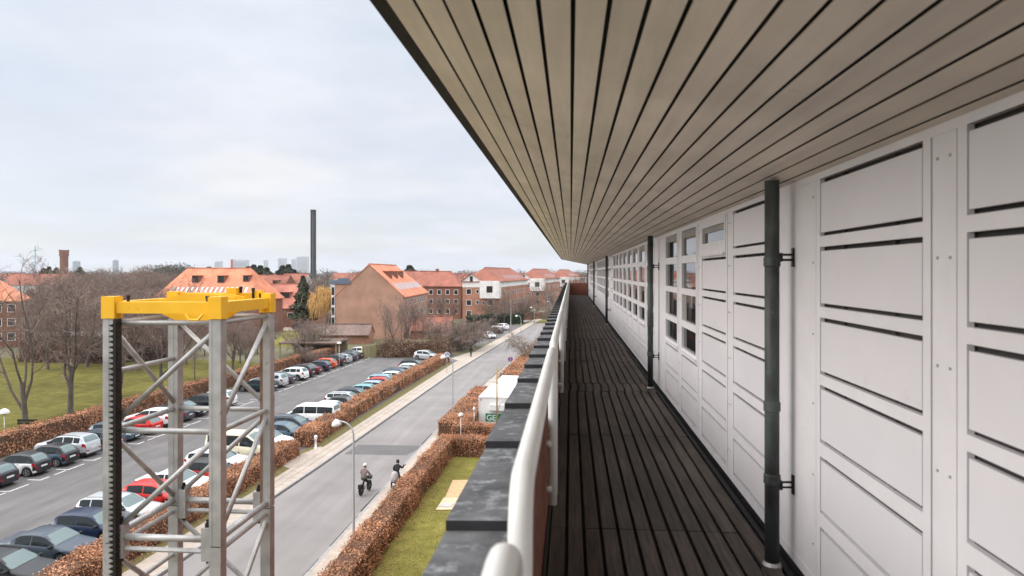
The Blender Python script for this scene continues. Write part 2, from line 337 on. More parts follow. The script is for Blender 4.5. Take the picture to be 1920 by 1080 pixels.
M['headlight'] = pm('headlight lens', (0.62, 0.64, 0.66), 0.1, 0.1, spec=0.8)
M['taillight'] = pm('red tail light', (0.32, 0.01, 0.012), 0.15, 0.1, spec=0.7)
M['plate'] = pm('number plate', (0.68, 0.68, 0.66), 0.4, 0.03)
worn('yellow', (0.16, 0.07, 0.02), 14, .66, .70); worn('galv', (0.15, 0.095, 0.065), 7, .60, .74); worn('white', (0.56, 0.53, 0.50), 2.2, .60, .80); worn('frame', (0.50, 0.46, 0.43), 5, .64, .80)
worn('asphalt', (0.15, 0.135, 0.13), 0.9, .62, .78); worn('deck', (0.16, 0.135, 0.11), 6, .70, .80); worn('soffit', (0.58, 0.50, 0.43), 2.5, .62, .85)
worn('lot', (0.05, 0.045, 0.043), 0.7, .60, .80); worn('paving', (0.20, 0.165, 0.14), 1.2, .58, .78); worn('grass', (0.17, 0.125, 0.06), 0.9, .58, .76); worn('pipe', (0.16, 0.19, 0.18), 16, .62, .78)

# ------------------------------------------------------------------ the setting: ground, lot, road, pavements
def sheet(name, pts, z, mat, **k):
    mb = MB(); mb.poly([(p[0], p[1], z) for p in pts]); return mb.build(name, mat, None, kind='structure', **k)
def slab(name, pts, z, mat, **k):
    mb = MB(); mb.prism([(p[0], p[1]) for p in pts], -0.2, z); return mb.build(name, mat, None, kind='structure', **k)
mb = MB(); mb.poly([(-4000, -300, 0), (4000, -300, 0), (4000, 7000, 0), (-4000, 7000, 0)])
mb.build('ground', M['earth'], kind='structure')
SL = 0.047                                           # street and car park run slightly across the balcony's direction
def lx(x0, y): return x0 + SL * (y - 42)             # x of a line parallel to the street that passes x0 at y = 42
KL = [(-19.9, 8), (-18.36, 40), (-17.95, 48), (-16.25, 93), (-13.5, 133), (-7.5, 215), (-5.5, 300)]      # left kerb of the road
KR = [(-12.6, 8), (-12.15, 31), (-12.0, 46), (-11.7, 68), (-8.44, 118), (-6.2, 150), (-1.6, 215), (0.5, 300)]
sheet('lot', [(lx(-43, 8), 8), (lx(-20.8, 8), 8), (lx(-20.8, 113), 113), (lx(-42, 114), 114)], 0.004, M['lot'])
sheet('road', KL + KR[::-1], 0.008, M['asphalt'])
def off(l, d): return [(x + d, y) for x, y in l]
slab('kerb', off(KL, -0.16) + KL[::-1], 0.11, M['kerb'])
slab('pavement', [(-21.6, 8), (-19.78, 47), (-18.75, 77), (-17.8, 104), (-15.6, 133), (-9.5, 215), (-7.5, 300)] + off(KL, -0.163)[::-1], 0.105, M['paving'])
slab('pavement', off(KR, 0.163) + [(-9.6, 118), (-7.2, 118)][::-1][:1] + [(-10.4, 60), (-10.75, 46), (-10.9, 31), (-11.0, 8)], 0.105, M['paving'])
slab('kerb', KR + off(KR, 0.16)[::-1], 0.11, M['kerb'])
# dirt lines along the gutters
def strip(l, d0, d1): return off(l, d0) + off(l, d1)[::-1]
sheet('gutter_dirt', strip(KL, 0.02, 0.11), 0.012, M['crack'])
mb = MB(); rr = random.Random(3); y = 20.0
while y < 118:
    x = np.interp(y, [p[1] for p in KR], [p[0] for p in KR]); L = rr.uniform(1.2, 5); ww = rr.uniform(0.05, 0.22)
    x2 = np.interp(y + L, [p[1] for p in KR], [p[0] for p in KR])
    mb.poly([(x - 0.03 - ww, y, 0.012), (x - 0.03, y, 0.012), (x2 - 0.03, y + L, 0.012), (x2 - 0.05 - ww * rr.random(), y + L, 0.012)]); y += L + rr.uniform(0.3, 3)
mb.build('gutter_dirt', M['crack'], kind='structure')
P = [ground(645, 852), ground(672, 834), ground(797, 836), ground(762, 854)]
sheet('road_patch', P, 0.012, M['patch'])
# slab joints and a darker seam along the footway
mb = MB()
for i, (a, b) in enumerate(zip(KL[1:5], KL[2:6])):
    for dx in (-0.75, -1.35):
        mb.poly([(a[0] + dx, a[1], 0.109), (a[0] + dx + 0.03, a[1], 0.109), (b[0] + dx + 0.03, b[1], 0.109), (b[0] + dx, b[1], 0.109)])
mb.build('pavement_joints', M['crack'], kind='structure')
sheet('verge', [(-23, 8), (-20.9, 50.5), (-20.0, 70), (-18.8, 104), (-17.85, 103.8), (-18.8, 77), (-19.83, 47), (-21.65, 8)], 0.02, M['verge'])
sheet('footpath', [ground(520, 872), ground(565, 852), ground(600, 838), ground(630, 846), ground(555, 882)], 0.03, M['paving'])
sheet('footpath', [(-19.3, 109), (-17.2, 106), (-15.8, 118), (-17.5, 118)], 0.03, M['paving'])
sheet('lawn', [(-10.2, 2), (-0.2, 2), (-0.2, 52.5), (-9.4, 52.5)], 0.02, M['grass'])
sheet('lawn', [(-48, 20), (-44.6, 36), (lx(-42.6, 96), 96), (-52, 104), (-150, 104), (-150, 20)], 0.02, M['park'])
sheet('lawn', [ground(500, 650), ground(590, 650), ground(600, 623), ground(535, 620)], 0.02, M['grass'])
sheet('yard', [ground(530, 620), ground(620, 618), ground(660, 600), ground(540, 602)], 0.02, M['paving'])
sheet('lawn', [ground(990, 606), ground(1034, 606), ground(1040, 585), ground(1012, 588)], 0.02, M['grass'])
sheet('footpath', [ground(975, 604), ground(988, 604), ground(1024, 583), ground(1012, 583)], 0.03, M['paving'])
sheet('forecourt', [ground(880, 652), ground(925, 640), ground(985, 612), ground(930, 606), ground(890, 622)], 0.02, M['lot'])
# stall markings of the left row: T ticks and a broken line at the stall mouth
mb = MB()
for k in range(-2, 30):
    y = 40.6 + 2.43 * k; x = lx(-35.6, y)
    mb.box((x - 0.9, y - 0.05, 0.005), (x - 0.06, y + 0.05, 0.009))
    for (a, b) in ((-0.06, 0.75), (1.2, 2.2)) if k % 2 else ((-0.06, 1.5),):
        mb.poly([(lx(-35.66, y + a), y + a, 0.009), (lx(-35.54, y + a), y + a, 0.009), (lx(-35.54, y + b), y + b, 0.009), (lx(-35.66, y + b), y + b, 0.009)])
mb.build('parking_markings', M['mark'], kind='structure')

# ------------------------------------------------------------------ the building whose balcony we stand on
XW, ZD = 1.29, EYE - 1.7           # facade plane, deck level
Y0, Y1 = -3.0, 50.6                # balcony ends
bld = empty('apartment_building', (0, 0, 0), label='white panelled top storey with an open balcony, dark board deck and deep boarded eaves', cat='building')
def Z(z): return EYE + z
# brick storeys below and the body behind the facade
mb = MB(); mb.box((-0.14, Y0, 0.0), (11, Y1 + 0.3, ZD - 0.35)); mb.build('lower_wall', M['brick_red'], bld)
mb = MB(); mb.box((-0.13, Y0, ZD - 0.35), (11, Y1 + 0.3, ZD - 0.09)); mb.build('floor_slab', M['gapdark'], bld)
mb = MB(); mb.box((1.75, Y0, ZD - 0.09), (11, Y1 - 0.2, Z(0.50))); mb.build('inner_wall', M['gapdark'], bld)
# deck boards with joints
jy = [Y0, 2.0, 4.56, 7.17, 9.80, 10.5, 13.1, 14.9, 17.4, 19.9, 22.5, 25.1, 27.7, 30.4, 33.0, 35.6, 38.2, 40.8, 43.4, 46.0, 48.6, Y1]
mb = MB(); rr = random.Random(5)
x = -0.125; nb = 0
while x < 1.20:
    for a, b in zip(jy[:-1], jy[1:]):
        dz = rr.uniform(-0.003, 0.003); sh = 0.02 if (9.7 < a < 10.4 or 14.8 < a < 15) else 0
        mb.box((x + sh, a + 0.005, ZD - 0.014 + dz), (x + 0.088 + sh, b - 0.005, ZD + dz))
    x += 0.1118; nb += 1
mb.build('deck', M['deck'], bld)
mb = MB(); mb.box((1.225, Y0, ZD - 0.08), (1.262, Y1, ZD - 0.012)); mb.build('deck_edge_gutter', M['gutter'], bld)
# parapet
ZP = Z(-0.81)
mb = MB(); mb.box((-0.37, Y0, ZD - 0.4), (-0.155, Y1 + 0.3, ZP - 0.04)); mb.box((-0.155, Y1, ZD - 0.09), (XW, Y1 + 0.3, ZP - 0.002))
mb.build('parapet_wall', M['brick_red'], bld)
ys = [-2.4, -1.5, -0.6, 0.3, 1.22, 2.14, 3.16, 4.08, 5.04, 5.80, 6.52]
while ys[-1] < Y1: ys.append(ys[-1] + 0.80)
for a, b in zip(ys[:-1], ys[1:]):
    b = min(b + 0.03, Y1 + 0.33); t0, t1 = ZP + 0.022, ZP - 0.012      # near lip raised over its neighbour
    mb = MB(); xo, xi = -0.395, -0.145
    vs = [(xo, a, t0 - 0.032), (xi, a, t0 - 0.032), (xi, b, t1 - 0.028), (xo, b, t1 - 0.028), (xo, a, t0), (xi, a, t0 + 0.006), (xi, b, t1 + 0.006), (xo, b, t1)]
    mb.add(vs, [(0, 3, 2, 1), (1, 2, 6, 5), (2, 3, 7, 6), (3, 0, 4, 7)], 0); mb.add([vs[i] for i in (4, 5, 6, 7)], [(0, 1, 2, 3)], 0); mb.add([vs[i] for i in (0, 1, 5, 4)], [(0, 1, 2, 3)], 1)
    mb.build('coping', [M['slate'], M['slate_edge']], bld)
# rail sections: each a bent tube whose two legs are fixed to the parapet's inner face
secs = [(-2.3, 1.105), (1.35, 3.80), (3.97, 7.33), (7.50, 9.90)]
while secs[-1][1] < Y1 - 1: secs.append((secs[-1][1] + 0.16, min(secs[-1][1] + 2.95, Y1 - 0.1)))
RX = -0.100; ZT = -0.43
for a, b in secs:
    pts = [(RX, a, Z(-1.29)), (RX, a, Z(ZT - 0.16))]
    for k in range(1, 7): t = k / 6 * math.pi / 2; pts.append((RX, a + 0.11 * (1 - math.cos(t)), Z(ZT - 0.11 + 0.11 * math.sin(t))))
    for k in range(0, 7): t = (1 - k / 6) * math.pi / 2; pts.append((RX, b - 0.11 * (1 - math.cos(t)), Z(ZT - 0.11 + 0.11 * math.sin(t))))
    pts += [(RX, b, Z(ZT - 0.16)), (RX, b, Z(-1.29))]
    mb = MB(); mb.tube(pts, 0.0252, 14)
    for yy in (a, b):
        for zz in (-0.95, -1.2): mb.cbox((RX - 0.02, yy, Z(zz)), (0.03, 0.06, 0.03))
    mb.build('handrail', M['rail'], bld, smooth=True)
mb = MB(); mb.tube([(RX, Y1 + 0.1, Z(ZT)), (XW, Y1 + 0.1, Z(ZT))], 0.02, 8)
for xx in (0.1, 1.1): mb.tube([(xx, Y1 + 0.1, Z(ZT)), (xx, Y1 + 0.1, ZP)], 0.015, 6)
mb.build('handrail', M['rail'], bld, smooth=True)
mb = MB(); mb.box((-0.150, Y0, ZD - 0.02), (-0.137, Y1, ZD + 0.10)); mb.build('gap_shadow_strip', M['black'], bld)  # black strip put in for the shadowed gap between brick and deck
# soffit: boards rising outward, dark gaps between, and the gutter edge
mS = -0.205; z0 = 0.784; PW = 0.10335
def zs(x): return z0 + mS * x
mb = MB(); x = -0.613; i = 0
rr = random.Random(9)
while x < XW - 0.01:
    g = 0.0045 if i == 1 else 0.0075; a, b = x + (0 if i == 0 else g), min(x + PW - g, XW + 0.02)
    cuts = [Y0 - 1.0] + sorted(rr.uniform(0, 48) for _ in range(4)) + [Y1 + 0.35]
    for c, d in zip(cuts[:-1], cuts[1:]):
        dz = rr.uniform(-0.001, 0.001)
        vs = [(a, c + .001, Z(zs(a) + dz)), (b, c + .001, Z(zs(b) + dz)), (b, d - .001, Z(zs(b) + dz)), (a, d - .001, Z(zs(a) + dz))]
        mb.add(vs + [(p[0], p[1], p[2] + 0.004) for p in vs], [(0, 1, 2, 3), (4, 7, 6, 5), (0, 4, 5, 1), (1, 5, 6, 2), (2, 6, 7, 3), (3, 7, 4, 0)])
    x += PW; i += 1
mb.build('soffit', M['soffit'], bld)
mb = MB(); a, b = -0.60, 11.0
mb.add([(a, Y0 - 1, Z(zs(a) + .03)), (XW, Y0 - 1, Z(zs(XW) + .03)), (b, Y0 - 1, Z(0.52)), (b, Y1 + .35, Z(0.52)), (XW, Y1 + .35, Z(zs(XW) + .03)), (a, Y1 + .35, Z(zs(a) + .03)),
        (a, Y0 - 1, Z(1.25)), (b, Y0 - 1, Z(1.35)), (b, Y1 + .35, Z(1.35)), (a, Y1 + .35, Z(1.25))],
       [(0, 5, 4, 1), (1, 4, 3, 2), (0, 6, 9, 5), (6, 7, 8, 9), (2, 3, 8, 7), (0, 1, 2, 7, 6), (5, 9, 8, 3, 4)])
mb.build('roof', M['gutter'], bld)
mb = MB(); mb.box((-0.682, Y0 - 1, Z(0.925)), (-0.617, Y1 + 0.4, Z(1.06))); mb.build('gutter', M['gutter'], bld)

# facade: bays of five or six recessed panels, windows and posts
rows = [(0.185, 0.48), (-0.18, 0.13), (-0.53, -0.235), (-0.885, -0.585), (-1.25, -0.955), (-1.61, -1.32)]
bays = [(-2.6, -1.55, 'p'), (-1.3, -0.25, 'p'), (0.02, 1.05, 'p'), (1.30, 2.35, 'p'), (2.63, 3.67, 'p'), (4.54, 5.57, 'p'), (5.83, 6.87, 's'), (7.13, 8.11, 'w'), (8.38, 9.45, 'w')]
y = 10.72
while y < 49.0:
    for k in range(9):
        if y + 1.0 > 49.3: break
        bays.append((y, y + 1.03, 'w' if (k % 9) not in (8,) else 'p')); y += 1.30
    y += 0.75
fr = MB(); XB = XW + 0.004
def fbox(y0, y1, za, zb, x=XW, t=0.024): fr.box((x, y0, Z(za)), (x + t, y1, Z(zb)))
fbox(Y0, Y1, 0.483, 0.52 + 0.02); fbox(Y0, Y1, -1.68, -1.62)
edges = sorted(bays)
prev = Y0
for (a, b, kind) in edges + [(Y1, Y1, 'end')]:
    # stiles either side of the opening and the screwed post strip between, split by dark joints
    if a - prev > 0.02:
        s0, s1 = prev, a
        st = 0.055
        if s1 - s0 > 0.16:
            fbox(s0, s0 + st, -1.62, 0.483); fbox(s1 - st, s1, -1.62, 0.483)
            w0 = s0 + st + 0.009; w1 = s1 - st - 0.009
            if w1 > w0: fbox(w0, w1, -1.62, 0.483, XW + 0.002, 0.022)
        else: fbox(s0, s1, -1.62, 0.483)
    prev = b
    if kind == 'end': break
    for (r0, r1) in zip(rows[:-1], rows[1:]):
        if kind == 'w' and r1[0] > -0.9: continue
        if kind == 's' and r1[0] > -0.4: pass
        fbox(a, b, r1[1], r0[0])
for (a, b, kind) in edges:
    for s0 in (a - 0.10, b + 0.10):
        for zz in (0.40, 0.05, -0.33, -0.70, -1.08, -1.45):
            fr.tube([(XW - 0.002, s0, Z(zz)), (XW + 0.004, s0, Z(zz))], 0.006, 6, 1)
fr.build('wall_frame', [M['frame'], M['galv']], bld)
pan = MB(); npan = 0
for (a, b, kind) in edges:
    for i, (r0, r1) in enumerate(rows):
        if kind == 'w' and i < 4: continue
        if kind == 's' and i == 0: continue
        g0, g1 = (0.019, 0.022)
        args = ((XW + 0.003, a + 0.012, Z(r0 + g0)), (XW + 0.02, b - 0.007, Z(r1 - g1)))
        mb = MB(); mb.box(*args); mb.build('wall_panel', M['white'], bld)
mb = MB(); mb.box((XW + 0.034, Y0, Z(-1.66)), (XW + 0.10, Y1, Z(0.5)));
for (a, b, kind) in edges:
    for (r0, r1) in rows:
        for zz in (r0 + 0.011, r1 - 0.011):
            for f in (0.25, 0.75): mb.cbox((XW + 0.028, a + (b - a) * f, Z(zz)), (0.02, 0.012, 0.019))
mb.build('wall_backing', M['gapdark'], bld)
# windows: frame with four lights over each other, glass behind, a blind at the top and a curtain edge
wrows = [(0.185, 0.47), (-0.185, 0.10), (-0.555, -0.255), (-0.87, -0.63)]
def window(a, b, rws, z0w, z1w, blind=True):
    mb = MB(); x0, x1 = XW - 0.006, XW + 0.030; st = 0.045
    mb.box((x0, a - 0.004, Z(z0w)), (x1, a + st, Z(z1w))); mb.box((x0, b - st, Z(z0w)), (x1, b + 0.004, Z(z1w)))
    zt = z1w
    for (r0, r1) in rws: mb.box((x0, a + st, Z(r1)), (x1, b - st, Z(zt))); zt = r0
    mb.box((x0, a + st, Z(z0w)), (x1, b - st, Z(zt)))
    mb.box((x0 - 0.02, a, Z(z0w + 0.012)), (x0, b, Z(z0w + 0.035)))
    wn = mb.build('window', M['frame'], bld)
    g = MB()
    for (r0, r1) in rws: g.box((XW + 0.022, a + st - .01, Z(r0 - .01)), (XW + 0.028, b - st + .01, Z(r1 + .01)))
    g.build('pane', M['glass'], wn)
    if blind:
        g = MB(); r0, r1 = rws[0]; g.box((XW + 0.015, a + st, Z(r1 - (0.08 if len(rws) > 1 else 0.05))), (XW + 0.0205, b - st, Z(r1))); g.build('blind', M['blind'], wn)
    if len(rws) > 1 and random.random() < 0.6:
        g = MB(); r0, r1 = rws[2]; q = b - st - 0.18
        for k in range(5): g.box((XW + 0.0190, q + k * 0.036, Z(r0)), (XW + 0.0205 + 0.0008 * (k % 2), q + k * 0.036 + 0.028, Z(r1)))
        g.build('curtain', M['curtain'], wn)
for (a, b, kind) in edges:
    if kind == 'w': window(a, b, wrows, -0.935, 0.483)
    if kind == 's': window(a, b, [(0.27, 0.42)], 0.135, 0.483)
# downpipes with collars and brackets
for yp in (4.08, 10.15, 22.4, 34.6, 46.8):
    xp = 1.165; mb = MB(); mb.tube([(xp, yp, ZD - 0.06), (xp, yp, Z(0.53))], 0.041, 18)
    pp = mb.build('downpipe', M['pipe'], bld, smooth=True)
    for zc in (0.06, -0.78, -1.20):
        mb = MB(); mb.lathe([(0.042, -0.03), (0.047, -0.025), (0.047, 0.025), (0.042, 0.03)], 18, M=Matrix.Translation((xp, yp, Z(zc)))); mb.build('collar', M['pipe'], pp)
    for zc in (0.10, -1.22):
        mb = MB(); mb.tube([(xp + 0.04, yp, Z(zc)), (XW, yp + 0.01, Z(zc))], 0.007, 6); mb.tube([(xp + 0.04, yp, Z(zc - 0.03)), (XW, yp + 0.01, Z(zc - 0.03))], 0.007, 6)
        mb.cbox((XW - 0.004, yp + 0.01, Z(zc - 0.015)), (0.01, 0.03, 0.11)); mb.cbox((xp + 0.046, yp, Z(zc - 0.015)), (0.02, 0.035, 0.05)); mb.build('bracket', M['black'], pp)
    mb = MB(); mb.lathe([(0.05, -0.06), (0.055, -0.055), (0.055, 0.0), (0.043, 0.02)], 16, M=Matrix.Translation((xp, yp, ZD))); mb.build('pipe_foot', M['galv'], pp)

# ------------------------------------------------------------------ mast of a climbing work platform
mast = empty('climbing_mast', (-2.716, 4.74, 0), label='grey steel lattice mast with toothed rack and yellow top frame beside the balcony', cat='scaffold mast')
HW = 0.412; T = 0.078
corners = {'FL': (-HW + T / 2, -HW + T / 2), 'FR': (HW - T / 2, -HW + T / 2), 'BR': (HW - T / 2, HW - T / 2), 'BL': (-HW + T / 2, HW - T / 2)}
zt = Z(-0.315); zj = Z(-1.82); SEC = zt - zj
def leg_tube(mb, c, z0_, z1_):
    x, y = c; mb.box((x - T / 2, y - T / 2, z0_), (x + T / 2, y + T / 2, z1_))
for nm, c in corners.items():
    mb = MB(); leg_tube(mb, c, zj + 0.004, zt)
    mb.box((c[0] + (-T / 2 - .002 if c[0] > 0 else -T / 2 + 0.03), c[1] - T / 2 - 0.002, zj + 0.01), (c[0] + (-T / 2 + 0.018 if c[0] > 0 else -T / 2 + 0.045), c[1] - T / 2, zt), 1)
    lg = mb.build('leg', [M['galv'], M['galv_edge'] if nm == 'BR' else M['galv']], mast)
    # bolted joint between the sections
    g = MB(); sx = 1 if c[0] < 0 else -1
    g.box((c[0] + sx * T / 2 - 0.005, c[1] - 0.035, zj - 0.10), (c[0] + sx * (T / 2 + 0.06), c[1] + 0.035, zj + 0.12)) if sx > 0 else g.box((c[0] - T / 2 - 0.06, c[1] - 0.035, zj - 0.10), (c[0] - T / 2 + 0.005, c[1] + 0.035, zj + 0.12))
    bx = c[0] + sx * (T / 2 + 0.03)
    g.tube([(bx, c[1], zj - 0.13), (bx, c[1], zj + 0.17)], 0.012, 6, 1); g.lathe([(0.022, 0), (0.022, 0.025)], 6, 1, Matrix.Translation((bx, c[1], zj + 0.12)))
    g.build('joint_bolt', [M['galv'], M['rack']], lg)
faces = {'front': ('FL', 'FR'), 'right': ('FR', 'BR'), 'back': ('BL', 'BR'), 'left': ('FL', 'BL')}
def P3(c, z): return (corners[c][0], corners[c][1], z)
def ringbars(mb, z, w=0.04):
    for f, (a, b) in faces.items(): mb.bar(P3(a, z), P3(b, z), w, w)
zm = (zt + zj) / 2
def bars(z0_, z1_, mk):
    zmid = (z0_ + z1_) / 2
    for f, (a, b) in faces.items():
        for zz, w in ((z1_ - 0.025, 0.035), (zmid, 0.038), (z0_ + 0.035, 0.045)): mk('crossbar', [(P3(a, zz), P3(b, zz), w)])
        mk('brace', [(P3(a if f != 'left' else b, z0_ + 0.05), P3(b if f != 'left' else a, zmid - 0.03), 0.036)])
        if f == 'back': mk('brace', [(P3(b, zmid + 0.03), P3(a, z1_ - 0.06), 0.036)])
        else: mk('brace', [(P3(a if f != 'left' else b, zmid + 0.03), P3(b if f != 'left' else a, z1_ - 0.06), 0.036)])
    mk('crossbar', [(P3('FL', z1_ - 0.36), P3('BL', z1_ - 0.36), 0.035)])
def mk_part(nm, l):
    mb = MB()
    for a, b, w in l: mb.tube([a, b], w / 2, 10)
    mb.build(nm, M['galv'], mast, smooth=True)
bars(zj, zt, mk_part)
z1_ = zj
while z1_ > 0.2:
    z0_ = max(z1_ - SEC, 0.0); mb = MB()
    for c in corners.values(): leg_tube(mb, c, z0_ + 0.002, z1_ - 0.004)
    def mk2(nm, l):
        for a, b, w in l: mb.tube([a, b], w / 2, 8)
    bars(z0_, z1_ - 0.02, mk2)
    mb.build('mast_section', M['galv'], mast); z1_ = z0_
# rack: a bar with teeth
mb = MB(); xr = -HW + 0.066; ya, yb = -HW - 0.034, -HW - 0.002       # bolted to the front of one leg, teeth out
mb.box((xr + 0.030, ya, 0.3), (xr + 0.050, yb + 0.03, zt)); z = zt - 0.03
while z > zt - 5.0:
    mb.add([(xr + 0.031, ya, z), (xr + 0.031, yb, z), (xr, yb, z - 0.009), (xr, ya, z - 0.009), (xr, yb, z - 0.013), (xr, ya, z - 0.013), (xr + 0.031, yb, z - 0.024), (xr + 0.031, ya, z - 0.024)],
           [(0, 1, 2, 3), (3, 2, 4, 5), (5, 4, 6, 7), (0, 3, 5, 7), (1, 6, 4, 2)])
    mb.box((xr + 0.049, ya + 0.006, z - 0.02), (xr + 0.057, yb, z - 0.004)); z -= 0.036
mb.build('rack', M['rack'], mast)
# yellow top frame
mb = MB(); zb = zt + 0.003
for nm, (x, y) in corners.items():
    h = 0.148 if nm != 'BL' else 0.16
    mb.box((x - 0.046, y - 0.046, zb), (x + 0.046, y + 0.046, zb + h))
x0, x1, y0_, y1_ = -HW + 0.04, HW - 0.04, -HW + 0.04, HW - 0.04
def beam(a, b, w=0.065, za=0.035, zb_=0.112, z2=None):
    a = Vector(a); b = Vector(b)
    mb.bar((a.x, a.y, zb + (za + zb_) / 2), (b.x, b.y, zb + (za + zb_) / 2), w, zb_ - za)
beam((x0 + .05, y0_), (x1 - .05, y0_)); beam((x1, y0_ + .05), (x1, y1_ - .05)); beam((x0, y0_ + .05), (x0, y1_ - .05)); beam((x0 + .05, y1_), (x1 - .05, y1_), 0.06, 0.05, 0.15)
# folded lifting plate across the middle
pl = [(x0 + 0.06, 0.10), (x0 + 0.30, 0.155), (x0 + 0.50, 0.155), (x1 - 0.06, 0.13), (x1 - 0.06, 0.05), (x0 + .52, -0.055), (x0 + .40, -0.03), (x0 + .28, -0.06), (x0 + 0.06, 0.04)]
for yy in (-0.02, 0.12):
    n = len(pl); v = [(p[0], yy, zb + p[1]) for p in pl] + [(p[0], yy + 0.018, zb + p[1]) for p in pl]
    mb.add(v, [tuple(range(n - 1, -1, -1)), tuple(range(n, 2 * n))] + [(i, (i + 1) % n, n + (i + 1) % n, n + i) for i in range(n)])
mb.box((x0 + 0.28, -0.002, zb + 0.06), (x0 + 0.52, 0.12, zb + 0.14)); mb.cbox((0.12, y1_ - 0.05, zb + 0.15), (0.08, 0.06, 0.08))
mb.cbox((x1 - .06, y1_ - .02, zb + .14), (0.06, 0.05, 0.06))
tf = mb.build('top_frame', M['yellow'], mast)
for (x, y, h) in ((x0 + 0.10, y0_ + 0.02, 0.17), (0.17, y1_ - 0.02, 0.215), (x1 - 0.10, y0_ + 0.05, 0.165), (x1 - 0.09, y1_ - 0.05, 0.205)):
    g = MB(); g.lathe([(0.010, 0.10), (0.010, h - 0.035), (0.014, h - 0.035), (0.014, h - 0.015)], 8, M=Matrix.Translation((x, y, zb))); g.build('bolt', M['rack'], tf)
g = MB(); g.tube([(x1 - 0.20, y0_ - 0.045, zb + 0.03), (x1 - 0.17, y0_ - 0.05, zb - 0.005), (x1 - 0.11, y0_ - 0.05, zb - 0.005), (x1 - 0.08, y0_ - 0.045, zb + 0.03)], 0.008, 8); g.build('handle', M['yellow'], tf)

# ------------------------------------------------------------------ hedges
def leaf_quads(P, n_, size, jit):
    """leaf cards at points P (k,3) facing roughly along normals n_"""
    k = len(P); d = rng.normal(size=(k, 3)) * jit + n_; d /= np.linalg.norm(d, axis=1)[:, None]
    a = np.cross(d, rng.normal(size=(k, 3))); a /= np.linalg.norm(a, axis=1)[:, None]; b = np.cross(d, a)
    s = size * rng.uniform(0.6, 1.35, (k, 1)); a = a * s; b = b * s * 0.62
    v = np.stack([P - a, P + b, P + a, P - b], 1).reshape(-1, 3)
    f = np.arange(4 * k).reshape(k, 4); return v, f
def hedge(pts, wd, h, label, dens=170, size=0.055, leaf='beech', inner='beech_in', cat='hedge', group=None, rough=0.13, name='hedge'):
    """clipped hedge along a line: a twiggy core and a shell of single leaves"""
    pts = [Vector((p[0], p[1], 0)) for p in pts]; base = pts[0].copy()
    root = empty(name, base, label=label, cat=cat, group=group)
    V = []; NN = []; core = MB(); z_end = h
    for i, (a, b) in enumerate(zip(pts[:-1], pts[1:])):
        a = a - base; b = b - base; L = (b - a).length; t = (b - a) / L; nrm = Vector((t.y, -t.x, 0))
        def quad_pts(n, o, u, v, nn):
            q = rng.uniform(size=(n, 2)); p = np.array(o) + q[:, :1] * np.array(u) + q[:, 1:] * np.array(v)
            V.append(p); NN.append(np.tile(np.array(nn), (n, 1)))
        e = t * (wd * 0.5 if i > 0 else 0.0); Lx = L + (wd * 0.5 if i > 0 else 0)
        a2 = a - e; ext = b - a2
        for sgn in (1, -1):
            o = a2 + nrm * (sgn * wd / 2); quad_pts(int(Lx * h * dens), o, ext, Vector((0, 0, h)), nrm * sgn)
        quad_pts(int(Lx * wd * dens * 1.15), a2 - nrm * (wd / 2) + Vector((0, 0, h)), ext, nrm * wd, Vector((0, 0, 1)))
        for (o, sg) in ((a2, -1), (b, 1)): quad_pts(int(wd * h * dens), o - nrm * (wd / 2), nrm * wd, Vector((0, 0, h)), t * sg)
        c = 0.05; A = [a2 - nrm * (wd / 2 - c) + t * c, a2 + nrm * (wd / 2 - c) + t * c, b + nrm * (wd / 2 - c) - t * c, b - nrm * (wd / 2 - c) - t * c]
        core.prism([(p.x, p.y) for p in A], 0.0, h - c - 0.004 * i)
    P = np.concatenate(V); Nn = np.concatenate(NN)
    # lumpy clipping
    w1 = np.sin(P[:, 0] * 2.1 + P[:, 1] * 1.3) * np.sin(P[:, 1] * 2.7 + P[:, 2] * 3.1 + P[:, 0]) + 0.6 * np.sin(P[:, 1] * 0.9 + P[:, 0] * 0.7)
    P = P + Nn * (w1[:, None] * rough * 0.75 + rng.normal(size=(len(P), 1)) * rough * 0.6 - 0.02)
    P[:, 2] = np.maximum(P[:, 2], 0.02)
    v, f = leaf_quads(P, Nn, size, 0.75)
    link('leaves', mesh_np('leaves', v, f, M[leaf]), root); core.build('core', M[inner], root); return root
GH = 'clipped beech hedges of the car park and street'
hedge([(-46.8, 24), (-43.9, 40), (-42.0, 76), (-38.9, 112)], 1.3, 1.6, 'long brown beech hedge between the car park and the park lawn', 150, 0.07, group=GH)
hedge([(-22.6, 14), (-21.9, 30), (-21.35, 50.6)], 1.4, 1.15, 'brown beech hedge before the near right cars, ending short of the white marker post', 300, 0.05, group=GH)
hedge([(-21.3, 53.0), (-21.3, 70), (-19.7, 106)], 1.6, 1.2, 'long brown beech hedge between car park and footway, beyond the white marker post', 240, 0.06, group=GH)
a, b = ground(830, 835), ground(612, 1078)
hedge([(-0.9, 51.7), (-9.5, 51.7), (-9.75, 40), (-10.0, 10)], 1.15, 1.35, 'brown beech hedge turning a corner round the lawn at the foot of the building', 360, 0.045, group=GH)
hedge([(-9.9, 57.0), (-9.3, 75.5)], 2.6, 1.3, 'thick brown beech hedge block behind the small path lamp and beside the white box', 250, 0.055, group=GH)
hedge([(-0.9, 56.5), (-9.8, 56.5)], 1.2, 1.25, 'short brown hedge running from the path lamp to the building side', 250, 0.055, group=GH)
hedge([(-7.4, 84), (-5.2, 121)], 3.0, 1.3, 'orange brown beech hedge along the far right footway beyond the white boxes', 100, 0.08, group=GH)
